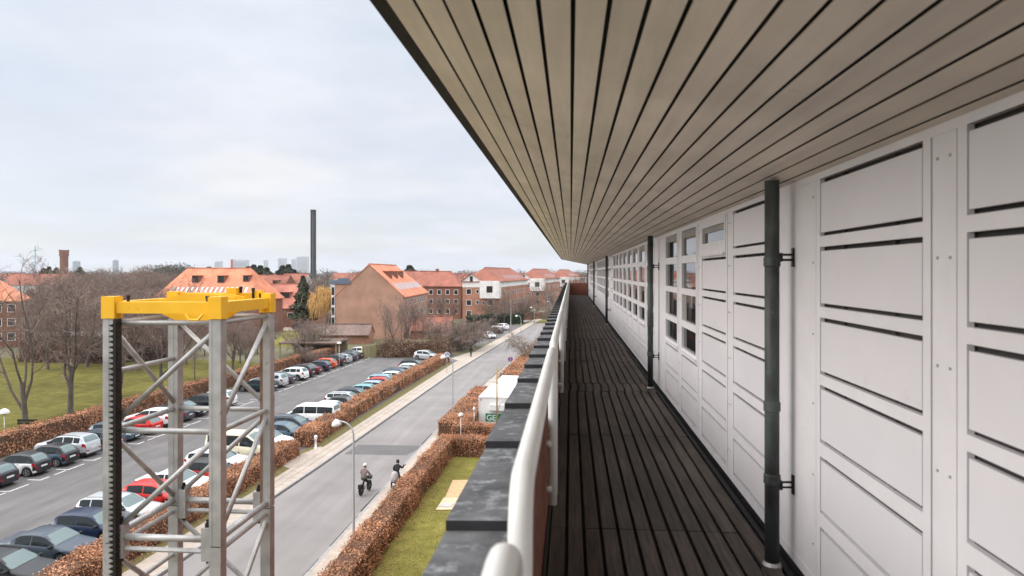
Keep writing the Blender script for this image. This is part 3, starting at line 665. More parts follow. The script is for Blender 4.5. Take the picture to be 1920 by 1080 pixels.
# brushy hedge at the end of the car park, evergreens and far hedges
hedge([ground(716, 669), ground(775, 668), ground(842, 668)], 2.2, 2.3, 'tall dull brown brush hedge closing the far end of the car park', 130, 0.10, 'brush', 'beech_in', group=None, rough=0.75)
hedge([ground(842, 650), ground(868, 645)], 3.0, 2.4, 'small green hedge block at the corner of the street forecourt', 90, 0.1, 'evergreen', 'evergreen_in', rough=0.3)
hedge([ground(880, 612), ground(975, 606)], 3.0, 2.6, 'dark green hedge behind the cars on the street forecourt', 60, 0.12, 'evergreen', 'evergreen_in', rough=0.3)
hedge([ground(910, 600), ground(945, 597)], 2.0, 2.0, 'red brown hedge at the foot of the nearest white gabled block', 60, 0.12, rough=0.2)
hedge([ground(975, 600), ground(1035, 596)], 2.5, 1.8, 'red brown hedge crossing the end of the street before the lawn', 60, 0.12, rough=0.2)
hedge([ground(560, 607), ground(622, 606)], 2.0, 2.6, 'dark red hedge behind the yard, left of the plain brick gable', 50, 0.13, 'twig_red', 'beech_in', rough=0.25)
hedge([far(50, 108), far(190, 106), far(330, 112)], 3.0, 3.0, 'tangled brown shrub belt along the back of the park lawn', 60, 0.13, 'twig_red', 'beech_in', rough=0.7, cat='shrub belt')

# ------------------------------------------------------------------ trees
def grow(tr, cr, p, d, L, r, lvl, cfg, rd):
    nseg = cfg['seg'][lvl]; pts = [p.copy()]; dirs = [d.copy()]
    for i in range(nseg):
        d = (d + Vector((rd.gauss(0, 1), rd.gauss(0, 1), rd.gauss(0, 1))) * cfg['wig'][lvl] + Vector((0, 0, cfg['up'][lvl]))).normalized()
        p = p + d * (L / nseg); pts.append(p.copy()); dirs.append(d.copy())
    rs = [r * (1 - (1 - cfg['tip'][lvl]) * i / nseg) for i in range(nseg + 1)]
    tgt = tr if lvl <= cfg['trunk_lvl'] else cr
    tgt.tube(pts, rs, 7 if lvl == 0 else (5 if lvl == 1 else 3), caps=False)
    if lvl + 1 >= len(cfg['seg']): return
    n = cfg['n'][lvl]; az = rd.uniform(0, 6.28)
    for k in range(n):
        t = cfg['start'][lvl] + (1 - cfg['start'][lvl]) * (k + rd.uniform(0.2, 0.8)) / n
        i = min(int(t * nseg), nseg - 1); q = pts[i].lerp(pts[i + 1], t * nseg - i); dd = dirs[i + 1]
        az += 2.4 + rd.uniform(-0.5, 0.5); ang = R(rd.uniform(*cfg['ang'][lvl]))
        o = dd.orthogonal().normalized(); o2 = dd.cross(o); side = o * math.cos(az) + o2 * math.sin(az)
        nd = (dd * math.cos(ang) + side * math.sin(ang)).normalized()
        grow(tr, cr, q, nd, L * cfg['ratio'][lvl] * (1 - 0.45 * (t - cfg['start'][lvl])) * rd.uniform(0.75, 1.2), max(rs[i] * cfg['rr'][lvl], cfg['rmin']), lvl + 1, cfg, rd)
SPREAD = dict(seg=[3, 5, 4, 4, 3], wig=[.05, .13, .18, .2, .25], up=[0.05, .12, .06, .03, .0], tip=[.8, .35, .3, .4, .5], n=[6, 8, 7, 7], start=[.45, .22, .2, .15],
              ang=[(18, 48), (28, 60), (30, 60), (25, 60)], ratio=[2.1, .55, .55, .55], rr=[.52, .45, .5, .55], rmin=.0115, trunk_lvl=1)
FORKED = dict(SPREAD, n=[5, 9, 6, 6], start=[.15, .2, .2, .15], ang=[(10, 28), (25, 50), (30, 60), (25, 60)], ratio=[3.2, .42, .55, .55], up=[0.0, .05, .06, .03, 0])
SPARSE = dict(FORKED, n=[4, 7, 4, 4])
UPRIGHT = dict(SPREAD, seg=[8, 4, 4, 3, 2], wig=[.04, .12, .16, .2, .2], up=[.06, .1, .05, 0, 0], n=[26, 6, 5, 3], start=[.2, .2, .2, .15], tip=[.15, .3, .3, .4, .5],
               ang=[(30, 55), (25, 50), (25, 55), (25, 60)], ratio=[.30, .5, .55, .5], rr=[.35, .5, .5, .55], trunk_lvl=0, rmin=.012)
BUSHY = dict(SPREAD, seg=[2, 5, 3, 3, 3], wig=[.05, .15, .2, .25, .3], up=[0, .08, .02, 0, 0], n=[12, 9, 7, 5], start=[.1, .12, .15, .15], ratio=[7.5, .42, .55, .6], ang=[(12, 68), (25, 60), (30, 70), (30, 70)], rr=[.5, .45, .5, .55], rmin=.013)
def tree_proto(name, cfg, h0, r0, seed, bark, twig, up=Vector((0, 0, 1))):
    rd = random.Random(seed); tr, cr = MB(), MB()
    grow(tr, cr, Vector((0, 0, -0.1)), up, h0, r0, 0, cfg, rd)
    root = empty(name)
    tr.build('trunk', M[bark], root, smooth=True); cr.build('crown', M[twig], root)
    root['hgt'] = max(v[2] for v in cr.v)
    return root
protos = {
    'sp1': tree_proto('bare_tree', SPREAD, 2.6, 0.15, 1, 'bark', 'twig'),
    'sp2': tree_proto('bare_tree', SPREAD, 3.0, 0.15, 22, 'bark', 'twig_red'),
    'fk1': tree_proto('bare_tree', FORKED, 2.4, 0.17, 5, 'bark', 'twig'),
    'fk3': tree_proto('bare_tree', SPARSE, 2.4, 0.16, 11, 'bark', 'twig'),
    'fk2': tree_proto('bare_tree', FORKED, 2.2, 0.15, 8, 'bark', 'twig_red'),
    'up1': tree_proto('slender_tree', UPRIGHT, 11.0, 0.15, 4, 'bark', 'twig'),
    'bi1': tree_proto('birch_tree', UPRIGHT, 11.0, 0.14, 14, 'birch', 'twig_red'),
    'bu1': tree_proto('bushy_tree', BUSHY, 0.6, 0.14, 3, 'bark', 'twig'),
    'bu2': tree_proto('bushy_tree', BUSHY, 0.6, 0.14, 33, 'twig_pale', 'twig_pale'),
}
HG = {k: o['hgt'] for k, o in protos.items()}
used = set()
def tree(k, loc, h, rz, label, group=None, cat='tree', sx=1.0, name=None):
    o = protos[k] if k not in used else copy_tree(protos[k]); used.add(k)
    s = h / HG[k]; o.location = (loc[0], loc[1], 0); o.rotation_euler = (0, 0, rz); o.scale = (s * sx, s * sx, s)
    if 'hgt' in o: del o['hgt']
    if 'group' in o: del o['group']
    return tag(o, label, cat, group)
# the trees on the park lawn, near to far
GT = 'bare trees on the park lawn'
tree('fk3', far(48, 64), 16.6, 0.4, 'tall forked bare tree with several stems behind the mushroom lamp', GT)
tree('sp1', far(132, 67), 15.0, 1.2, 'spreading bare tree on the lawn, second from the left behind the long hedge', GT)
tree('fk2', far(226, 74), 14.6, 2.0, 'bare tree with a forked trunk seen behind the toothed rack of the mast', GT)
tree('sp2', far(303, 79), 14.0, 4.0, 'bare tree on the lawn seen through the middle of the lattice mast', GT)
tree('up1', far(365, 88), 9.0, 1.0, 'thin young bare tree on the lawn seen through the mast', GT, sx=0.8)
tree('sp2', far(437, 92), 11.0, 2.6, 'bare tree behind the hedge seen between the right posts of the mast', GT)
tree('fk3', far(-60, 84), 17.0, 2.9, 'big bare tree at the left edge before the brick house', GT)
rt = random.Random(21)
GB = 'bare trees beyond the park lawn'
spots = []
for i in range(54):
    px = rt.uniform(-70, 345); d = rt.uniform(96, 170) if px > 75 else rt.uniform(146, 180)
    spots.append((px, d, rt.choice(['sp1', 'sp2', 'fk1', 'fk2', 'sp2', 'up1']), rt.uniform(10.5, 14.2) if d > 115 else rt.uniform(9, 13)))
for i in range(22):
    px = rt.uniform(330, 590); d = rt.uniform(100, 140)
    spots.append((px, d, rt.choice(['sp1', 'sp2', 'bu1', 'fk2']), rt.uniform(4.0, 7.6)))
for (px, d, k, h) in spots:
    tree(k, far(px, d), h, rt.uniform(0, 6.28), 'leafless brown tree in the thicket beyond the park lawn', GB, sx=rt.uniform(.9, 1.25))
tree('bi1', far(66, 150), 17.8, 0.3, 'tall thin pale stemmed tree reaching above the horizon beside the brick tower')
tree('bi1', far(132, 90), 14.0, 2.3, 'pale stemmed slender tree below the far brick tower')
# along the street and round the far blocks
GW = 'bare trees before the plain brick gable'
for (px, d, h, k) in ((722, 124, 8.5, 'up1'), (738, 127, 9.5, 'fk2'), (752, 125, 9.2, 'up1'), (766, 130, 10.2, 'sp2'), (780, 128, 9.6, 'up1'), (793, 133, 9.0, 'fk1')):
    tree(k, far(px, d), h, rt.uniform(0, 6), 'bare upright tree standing close against the plain brick gable house', GW, sx=0.8)
tree('bu1', far(862, 120), 7.0, 0.6, 'large round bushy bare tree at the street corner behind the brush hedge', sx=1.5)
tree('bu1', far(882, 126), 7.2, 2.2, 'second dense bush grown into the right side of the large round one', sx=1.5)
tree('bu1', far(818, 126), 6.6, 2.6, 'round bushy bare tree left of the largest bush, before the red tiled shed', sx=1.2)
tree('bu1', far(905, 146), 5.6, 4.1, 'lower bushy bare tree beside the parked white car on the forecourt', sx=1.2)
tree('bu2', far(1001, 104), 6.0, 1.7, 'pale sprawling bush on the right of the street under the balcony edge', cat='bush', sx=1.25)
tree('bi1', far(958, 176), 10.5, 3.0, 'white stemmed birch in front of the nearest white gabled block')
tree('up1', far(945, 178), 10.5, 5.0, 'dark slender bare tree just left of the white stemmed birch')
GR = 'bare trees before the white gabled blocks'
for (px, d, h) in ((926, 184, 9), (972, 190, 10), (990, 205, 8), (1008, 216, 8), (1030, 236, 8), (800, 176, 8), (826, 180, 9), (846, 182, 8)):
    tree(rt.choice(['sp1', 'fk2', 'bu1']), far(px, d), h, rt.uniform(0, 6), 'small bare tree against the brick fronts of the far blocks', GR)
tree('bu2', far(1037, 190), 7.0, 0.7, 'pale green bush at the end of the path beyond the lawn', cat='bush')
GF = 'bare trees behind the near roofs'
for i in range(20):
    px = rt.choice([rt.uniform(590, 700), rt.uniform(585, 640), rt.uniform(740, 900), rt.uniform(480, 590), rt.uniform(1030, 1100)]); d = rt.uniform(225, 300)
    tree(rt.choice(['sp1', 'sp2', 'fk1', 'fk2']), far(px, d), rt.uniform(12, 15), rt.uniform(0, 6.28), 'bare tree showing above the roofs of the second row of houses', GF, sx=1.3)

for i in range(24):
    px = rt.uniform(110, 335); d = rt.uniform(175, 250)
    tree(rt.choice(['sp1', 'sp2', 'fk1', 'fk2']), far(px, d), rt.uniform(13.5, 16.2), rt.uniform(0, 6.28), 'leafless brown tree in the thicket beyond the park lawn', GB, sx=rt.uniform(1.2, 1.6))
def willow(loc, h):
    rd = random.Random(2); root = empty('willow_tree', loc, label='yellow weeping willow between the dark conifer and the plain brick gable', cat='tree'); tr, cr = MB(), MB()
    tr.tube([(0, 0, -.1), (0.1, 0, h * .25), (0.0, 0.2, h * .45)], [.45, .38, .25], 7)
    for i in range(26):
        a = rd.uniform(0, 6.28); rr_ = rd.uniform(1.5, 5.2); top = h * rd.uniform(.82, 1.0) * (1 - 0.42 * (rr_ / 5.2) ** 2)
        p = [Vector((0, 0.1, h * .4)), Vector((math.cos(a) * rr_ * .45, math.sin(a) * rr_ * .45, top * .9)), Vector((math.cos(a) * rr_ * .8, math.sin(a) * rr_ * .8, top)), Vector((math.cos(a) * rr_, math.sin(a) * rr_, top * .96))]
        tr.tube(p, [.12, .09, .06, .03], 4, caps=False)
        for k in range(60):
            t = rd.uniform(.25, 1); j = min(int(t * 3), 2); q = p[j].lerp(p[j + 1], t * 3 - j) + Vector((rd.gauss(0, .5), rd.gauss(0, .5), rd.uniform(-.2, .5)))
            ln = rd.uniform(.15, .75) * q.z * (.7 + .3 * math.sin(q.x * 1.7 + q.y * 2.3)); cr.tube([q, q + Vector((rd.gauss(0, .25), rd.gauss(0, .25), -ln * .4)), q + Vector((rd.gauss(0, .4), rd.gauss(0, .4), -ln))], [.03, .026, .015], 3, caps=False)
    tr.build('trunk', M['bark'], root); cr.build('crown', M['willow'], root)
willow(far(614, 168), 11.6)
def conifer_proto():
    rd = random.Random(6); root = empty('conifer_tree'); tr = MB(); tr.tube([(0, 0, -.1), (0, 0, 9.6)], [.22, .03], 6)
    P = []; Nn = []
    for i in range(5200):
        z = rd.uniform(.1, 1) ** 0.8; rr_ = 2.3 * (1.02 - z) ** .75 * (0.85 + 0.2 * math.sin(z * 31 + 1)) * rd.uniform(.3, 1.15); a = rd.uniform(0, 6.28)
        P.append((math.cos(a) * rr_ * (1 + .25 * math.sin(3 * a + z * 9)), math.sin(a) * rr_, z * 9.8)); Nn.append((math.cos(a), math.sin(a), .5))
    v, f = leaf_quads(np.array(P), np.array(Nn), .26, .6)
    tr.build('trunk', M['bark'], root); link('crown', mesh_np('crown', v, f, M['conifer']), root); return root
protos['co'] = conifer_proto(); HG['co'] = 9.8
tree('co', far(568, 170), 12.9, 0, 'dark conifer left of the yellow willow', sx=1.15)
GC = 'pines rising over the far roofs'
for (px, d, h, sx) in ((466, 330, 16.5, 2.2), (476, 330, 17.3, 2.0), (488, 335, 17, 2.2), (500, 330, 16, 2.2), (530, 340, 17, 2.2), (541, 340, 17.6, 2.0), (552, 345, 15, 2), (82, 330, 15.6, 1.7), (92, 340, 16.4, 1.6), (150, 380, 16.5, 1.8), (106, 350, 16.0, 1.6), (392, 420, 17, 2.4), (768, 330, 17, 2.4), (690, 230, 15.5, 1.4)):
    tree('co', far(px, d), h, rt.uniform(0, 6), 'dark pine crown rising over the far red roofs', GC, sx=sx)
for k, o in list(protos.items()):
    if k not in used: raise RuntimeError(k)

# far woodland along the horizon: one mass nobody could count
def wood(name, label, ranges, mat, n, seed):
    r = np.random.default_rng(seed); Ps = []; Ns = []
    for (px0, px1, d0, d1, h0, h1, cnt, sz) in ranges:
        for i in range(cnt):
            c = far(r.uniform(px0, px1), r.uniform(d0, d1)); h = r.uniform(h0, h1); k = int(n * h / 14)
            q = r.normal(size=(k, 3)); q /= np.linalg.norm(q, axis=1)[:, None]; q *= r.uniform(.4, 1, (k, 1)) ** .5
            Ps.append(np.array([c.x, c.y, h * .55]) + q * np.array([h * .55, h * .55, h * .5])); Ns.append(q)
    P_ = np.concatenate(Ps); v, f = leaf_quads(P_, np.concatenate(Ns), 0.42, 1.0)
    return tag(link(name, mesh_np(name, v, f, M[mat])), label, 'woodland', kind='stuff')
wood('far_woodland', 'band of bare brown woodland along the horizon', [(-150, 1120, 380, 900, 11, 15.5, 300, 1), (270, 370, 420, 460, 16, 19.5, 22, 1), (-150, 1120, 900, 2200, 13, 19, 160, 1)], 'woodland', 300, 4)
wood('far_evergreens', 'scattered dark evergreen clumps along the horizon', [(295, 350, 400, 420, 16, 19, 12, 1), (-100, 1000, 450, 1000, 12, 17, 40, 1)], 'conifer', 330, 5)

# ------------------------------------------------------------------ houses
def house(name, loc, rz, Wd, L, ze, zr, label, wall='brick_dark', roof='tile_org', hip=(0, 0), wins=(), sky=(), dorm=(), cat='house', group=None, over=0.35, band=None, chim=()):
    """gabled or hipped block: local x = width, y = length, ridge along y"""
    root = empty(name, (loc[0], loc[1], 0), rz, label=label, cat=cat, group=group); hx = Wd / 2
    mb = MB(); h0, h1 = hip
    mb.add([(0, 0, -.2), (Wd, 0, -.2), (Wd, L, -.2), (0, L, -.2), (0, 0, ze), (Wd, 0, ze), (Wd, L, ze), (0, L, ze)], [(0, 1, 5, 4), (1, 2, 6, 5), (2, 3, 7, 6), (3, 0, 4, 7)])
    if h0 == 0: mb.add([(0, 0, ze), (Wd, 0, ze), (hx, 0, zr - .05)], [(0, 1, 2)])
    if h1 == 0: mb.add([(0, L, ze), (Wd, L, ze), (hx, L, zr - .05)], [(1, 0, 2)])
    mb.build('wall', M[wall], root)
    s = (zr - ze) / hx; o = over; y0 = -0.12 if h0 == 0 else -o; y1 = L + 0.12 if h1 == 0 else L + o; zo = ze - s * o
    r = MB(); a0 = h0 if h0 else y0; a1 = L - h1 if h1 else y1
    top = [(-o, y0, zo), (Wd + o, y0, zo), (Wd + o, y1, zo), (-o, y1, zo), (hx, a0, zr), (hx, a1, zr)]
    bot = [(p[0], p[1], p[2] - .18) for p in top]
    fs = [(1, 2, 5, 4), (3, 0, 4, 5)]
    fs += [(0, 1, 4)]; fs += [(2, 3, 5)]
    if h0 == 0: fs.remove((0, 1, 4))
    if h1 == 0: fs.remove((2, 3, 5))
    r.add(top + bot, fs + [tuple(i + 6 for i in reversed(f)) for f in fs] + [(0, 3, 9, 6), (2, 1, 7, 8), (1, 0, 6, 7) if h0 else (0, 4, 10, 6), (3, 2, 8, 9) if h1 else (3, 9, 11, 5)] + ([(4, 1, 7, 10)] if not h0 else []) + ([(2, 5, 11, 8)] if not h1 else []))
    r.bar((hx, a0, zr + .03), (hx, a1, zr + .03), .3, .16)
    rf = r.build('roof', M[roof], root)
    def facept(face, u, z, e):
        return {0: (-e, u, z), 1: (Wd + e, u, z), 2: (u, -e, z), 3: (u, L + e, z)}[face]
    for (face, u, z, w_, h_) in wins:
        a = facept(face, u - w_ / 2, z, -.06); b = facept(face, u + w_ / 2, z + h_, .04); lo = [min(i, j) for i, j in zip(a, b)]; hi = [max(i, j) for i, j in zip(a, b)]
        f = MB(); t = .11; ax = 1 if face < 2 else 0
        for (du0, du1, dz0, dz1) in ((0, t, 0, 1), (1, t, 0, 1)):
            l2, h2 = lo[:], hi[:]
            if du0 == 0: h2[ax] = lo[ax] + t
            else: l2[ax] = hi[ax] - t
            f.box(l2, h2)
        for q in (0, 1):
            l2, h2 = lo[:], hi[:]; l2[ax] += t; h2[ax] -= t
            if q: l2[2] = hi[2] - t
            else: h2[2] = lo[2] + t
            f.box(l2, h2)
        wn = f.build('window', M['frame'], root); g = MB(); l2, h2 = lo[:], hi[:]; l2[ax] += t; h2[ax] -= t; l2[2] += t; h2[2] -= t
        ix = 0 if face < 2 else 1
        if face in (1, 3): h2[ix] -= .03
        else: l2[ix] += .03
        g.box(l2, h2); g.build('pane', M['farglass'], wn)
    def rp(side, u, t, e=0.0):       # point on the roof slope: side +-1, along u, t 0 at eave 1 at ridge
        x = hx + side * hx * (1 - t); z = ze + (zr - ze) * t
        return Vector((x + side * e * s / math.hypot(1, s), u, z + e / math.hypot(1, s)))
    for (side, u, t, w_, l_) in sky:
        q = [rp(side, u - w_ / 2, t, .07), rp(side, u + w_ / 2, t, .07), rp(side, u + w_ / 2, t + l_, .07), rp(side, u - w_ / 2, t + l_, .07)]
        if side < 0: q = [q[1], q[0], q[3], q[2]]
        q2 = [rp(side, u - w_ / 2, t, -.05), rp(side, u + w_ / 2, t, -.05), rp(side, u + w_ / 2, t + l_, -.05), rp(side, u - w_ / 2, t + l_, -.05)]
        if side < 0: q2 = [q2[1], q2[0], q2[3], q2[2]]
        g = MB(); g.add(q + q2, [(0, 1, 2, 3), (0, 4, 5, 1), (1, 5, 6, 2), (2, 6, 7, 3), (3, 7, 4, 0)]); g.build('skylight', M['skylight'], rf)
    for (side, u, t, w_, h_) in dorm:
        p = rp(side, u, t); g = MB(); back = p.x - side * h_ / s * 1.0
        x0_, x1_ = sorted((p.x, back)); g.box((x0_, u - w_ / 2, p.z - .3), (x1_, u + w_ / 2, p.z + h_)); dm = g.build('dormer', M['brick_dark'], rf)
        g = MB(); e0 = p.x + side * .25; x0_, x1_ = sorted((e0, back - side * .3)); g.box((x0_, u - w_ / 2 - .15, p.z + h_), (x1_, u + w_ / 2 + .15, p.z + h_ + .12)); g.box((min(p.x, p.x + side * .04), u - w_ / 2 + .15, p.z + .25), (max(p.x, p.x + side * .04), u + w_ / 2 - .15, p.z + h_ - .12), 1)
        g.build('dormer_roof', [M[roof], M['farglass']], dm)
    for (u, dx, h_) in chim:
        g = MB(); g.box((hx + dx - .35, u - .45, zr - 1.5), (hx + dx + .35, u + .45, zr + h_)); g.build('chimney', M['brick_dark'], rf)
    if band:                             # white upper storey
        z0b, z1b = band; g = MB(); e = .06
        g.box((Wd, -e, z0b), (Wd + e, L, z1b)); g.box((-e, -e, z0b), (Wd + e - .06, 0, z1b))
        g.build('white_storey', M['plaster'], root)
    return root
HD = lambda deg: -R(deg)
# brick house at the left edge
wl = []
for z in (1.2, 3.9, 6.5): wl += [(2, 12.0, z, 1.3, 1.5), (2, 14.1, z, 1.3, 1.5), (2, 8.0, z, 1.3, 1.5), (2, 5.6, z, 1.3, 1.5), (1, 1.3, z, 1.0, 1.5), (1, 4.0, z, 1.2, 1.5)]
p = far(40, 128)
q = Vector((p.x - 15.6 * math.cos(HD(-34)), p.y - 15.6 * math.sin(HD(-34)), 0))
house('brick_house', q, HD(-34), 15.6, 12, 8.9, 15.0, 'dark brick house with an orange hipped roof and white windows at the left edge', 'brick_dark', 'tile_org', (6, 5), wl, cat='house', band=None)
# long orange roofed block behind the trees
house('long_brick_house', far(478, 150), HD(-(90 - 4)) , 12.5, 24.5, 8.3, 14.9, 'long brick house with an orange roof, dormers and a row of skylights behind the mast', 'brick_dark', 'tile_org', (4.5, 4), [(0, u, z, 1.2, 1.4) for u in (3, 7, 11, 15, 19) for z in (2, 5)],
      [( -1, 3.0 + 1.2 * k, .17, .5, .17) for k in range(16)], [(-1, 4.0, .52, 1.5, 1.5), (-1, 10.0, .48, 1.7, 1.7), (-1, 16.3, .48, 1.7, 1.7)])
house('brick_house', far(583, 172), HD(-86), 11, 17.5, 5.2, 10.9, 'lower house with a faded red hipped roof beyond the yellow top frame', 'brick_dark', 'tile_pink', (6, 0), [(0, 2.5 + 3 * k, 2.4, 1.6, 1.3) for k in range(5)], [(-1, 2.6, .35, .8, .16), (-1, 3.9, .35, .8, .16)], [(-1, 8, .35, 2.6, 1.6)])
# row of houses further back
G2 = 'second row of red roofed houses'
house('brick_house', far(530, 252), HD(-80), 10, 16, 7.8, 12.9, 'second row house with red roof and dark gable, left of the tall conifer', 'brick_dark', 'tile_red', (0, 0), [(0, 3 + 4 * k, 4.5, 1.6, 1.6) for k in range(3)], group=G2, dorm=[(-1, 4, .25, 2.2, 1.8), (-1, 11, .25, 2.2, 1.8)])
house('plaster_house', far(566, 275), HD(-80), 9, 11, 8.8, 13.4, 'pale plastered house with a red roof beside the tall conifer', 'plaster', 'tile_red', (0, 0), [(0, 2 + 3 * k, 6, 1.3, 1.6) for k in range(3)], group=G2)
# plain brick gable house
p = far(628, 143); hd = HD(-3.2)
W4 = 14.4; e4 = 9.1; r4 = 15.7
gx = (Matrix.Rotation(hd, 4, 'Z') @ Vector((W4, 0, 0)))
g4 = house('gable_house', p, hd, W4, 33, e4, r4, 'big house with a plain windowless brick gable and an orange tiled roof', 'brick_tan', 'tile_org', (0, 5),
      [(1, 2.2 + 3.2 * k, z, 1.3, 1.4) for k in range(9) for z in (1.2, 4.0, 6.7)], [(1, 2.2 + 1.25 * k, .17, .42, .20) for k in range(24)], [(1, 6, .52, 1.6, 1.6), (1, 12.5, .52, 1.6, 1.6), (1, 19, .52, 1.6, 1.6)])
mb = MB(); mb.box((-1.0, -0.25, 11.5), (3.3, 3.0, 12.3)); mb.box((0.6, -.1, 12.3), (2.6, 2.0, 12.7)); mb.build('flat_roof', M['zinc'], g4)
mb = MB(); mb.box((-.02, -.04, 9.0), (3.2, 2.8, 11.5)); mb.build('stair_wall', M['brick_tan'], g4)
mb = MB(); mb.box((-0.75, -0.08, 0), (-0.03, 2.8, 11.5))
mb.build('stair_frame', M['frame'], g4); mb = MB()
for k in range(5): mb.box((-0.66, -.11, .8 + k * 2.1), (-.12, -.085, 2.4 + k * 2.1))
mb.build('stair_glass', M['farglass'], g4)
# red block behind it
house('brick_house', far(864, 204), HD(-84), 11, 14.5, 10.0, 14.2, 'dark red brick block with a red roof behind the plain gable house', 'brick_dark', 'tile_red', (4.5, 0), [(0, 1.5 + 2.6 * k, z, 1.3, 1.5) for k in range(6) for z in (1.5, 4.4, 7.2)], chim=((9, 0, .8),))
house('brick_house', far(800, 232), HD(-70), 11, 22, 9.6, 14.3, 'red roofed block behind the orange roof ridge', 'brick_dark', 'tile_red', (0, 0), [(0, 2 + 3 * k, z, 1.3, 1.5) for k in range(6) for z in (4.4, 7.2)])
# three white gabled blocks along the far street
G3 = 'white gabled brick blocks down the street'
def block(px, d, hdg, L, labelx, nb=11):
    """near-right corner at the photo column; left half of the end carries a white gable, right half a white bay"""
    rot = HD(hdg); Wd = 10.5; p = far(px, d); q = p - (Matrix.Rotation(rot, 4, 'Z') @ Vector((Wd, 0, 0)))
    ws = [(2, 1.8, z, 1.5, 1.6) for z in (1.6, 4.6, 7.7)] + [(2, 4.3, z, .9, 1.1) for z in (5.0, 8.0)] + [(2, 8.0, z, 1.6, 1.7) for z in (1.6, 4.6)] + [(2, 6.0, 5.0, .8, .9)]
    ws += [(1, 3.0 + (L - 5) / nb * k, z, 1.1, 1.3) for k in range(nb) for z in (1.4, 4.2, 7.2)]
    b = house('white_gabled_block', q, rot, Wd, L, 11.6, 15.3, labelx, 'brick_org', 'tile_red', (5.0, 5), ws, [(1, 14 + 4.4 * k, .10, .6, .28) for k in range(int((L - 16) / 4.6))], group=G3, cat='apartment block', band=None)
    e = .07; g = 5.2
    m = MB(); m.box((Wd, .5, 9.7), (Wd + e, L, 11.4)); m.box((-e, -e, 9.7), (g, 0, 11.6)); m.add([(0, -.3, 11.6), (g, -.3, 11.6), (g / 2, -.3, 13.4), (0, 2.6, 11.6), (g, 2.6, 11.6), (g / 2, 3.0, 13.4)], [(0, 1, 2), (3, 5, 4), (0, 2, 5, 3), (1, 4, 5, 2)])
    m.box((-e, -.3, 11.2), (g, -e, 11.6)); m.build('white_storey', M['plaster'], b)
    m = MB(); m.box((g / 2 - .4, -.35, 11.3), (g / 2 + .4, -.302, 12.8)); m.build('gable_window', M['farglass'], b)
    m = MB(); m.add([(-.3, -.6, 11.42), (g / 2, -.6, 13.6), (g + .3, -.6, 11.42), (-.3, 1.4, 11.42), (g / 2, 3.3, 13.6), (g + .3, 1.4, 11.42)], [(0, 1, 4, 3), (1, 2, 5, 4)]); m.build('gable_roof', M['tile_red'], b)
    m = MB(); m.box((g + .05, -1.4, 6.7), (Wd + .25, -.005, 11.5)); m.box((Wd + .003, 0, 6.7), (Wd + .25, 1.6, 11.45)); by = m.build('white_bay', M['plaster'], b)
    m = MB(); m.box((7.2, -1.46, 8.3), (8.9, -1.402, 10.1)); m.box((g, -1.0, 8.6), (g + .048, -.4, 9.5)); m.build('window', M['farglass'], by)
    m = MB()
    for k in range(nb + 6): yy = 3.0 + (L - 5) / (nb + 6) * k; m.box((Wd + e, yy, 10.55), (Wd + e + .03, yy + .5, 11.05))
    m.build('attic_windows', M['farglass'], b); return b
block(936, 190, 5.5, 50, 'nearest white gabled brick block with white bay and red hipped roof')
block(1020, 265, 6.5, 48, 'second white gabled block, behind the birch and nearest block')
block(1066, 345, 7, 50, 'farthest white gabled block, just left of the balcony end')
# sheds, carport, fences round the car park
house('brick_shed', ground(692, 645), R(90) + YAW, 4.6, 9.4, 2.2, 3.7, 'small brick shed with a low brown roof at the end of the car park', 'brick_org', 'tile_brn', (0, 0), cat='shed', over=.6)
house('tiled_shed', ground(846, 636), R(90) + YAW, 6, 8.5, 2.1, 4.6, 'shed with a steep red tiled roof behind the brush hedge', 'brick_dark', 'tile_red', (0, 0), cat='shed')
cp = empty('carport', ground(522, 672), R(4), label='low open carport with a flat brown roof behind the long hedge', cat='carport')
mb = MB(); mb.box((0, 0, 2.3), (9.5, 7.5, 2.55)); mb.build('roof', M['tile_brn'], cp)
for (x, y) in ((.2, .2), (9.3, .2), (.2, 7.3), (9.3, 7.3)):
    mb = MB(); mb.box((x - .08, y - .08, 0), (x + .08, y + .08, 2.3)); mb.build('post', M['timber'], cp)
mb = MB(); mb.box((.3, 7.2, 0), (9.2, 7.28, 2.3)); mb.build('back_wall', M['timber'], cp)
cp2 = empty('long_shed', far(78, 106), R(2), label='long low shed with a pale flat roof seen through the trees on the left', cat='shed')
mb = MB(); mb.box((0, 0, 4.1), (9.5, 5, 4.4)); mb.build('roof', M['greywhite'], cp2); mb = MB(); mb.box((.2, .3, 0), (9.3, 4.7, 4.1)); mb.build('wall', M['gapdark'], cp2)
fc = empty('timber_fence', ground(680, 672), 0, label='greenish timber board fence at the far left corner of the car park', cat='fence')
fa, fb, fcn = ground(680, 672), ground(704, 670), ground(717, 664); mb = MB()
for (s0, s1) in ((fa, fb), (fb, fcn)):
    n = int((s1 - s0).length / .16)
    for k in range(n):
        t = (s0.lerp(s1, (k + .5) / n) - fa); mb.cbox((t.x, t.y, 1.0 + random.uniform(-.02, .03)), (.14, .03, 2.0), 0, None)
mb.build('boards', M['timber'], fc)
for s0 in (fa, fb, fcn):
    mb = MB(); t = s0 - fa; mb.cbox((t.x, t.y - .08, 1.3), (.12, .12, 2.6)); mb.build('post', M['pole_wood'], fc)

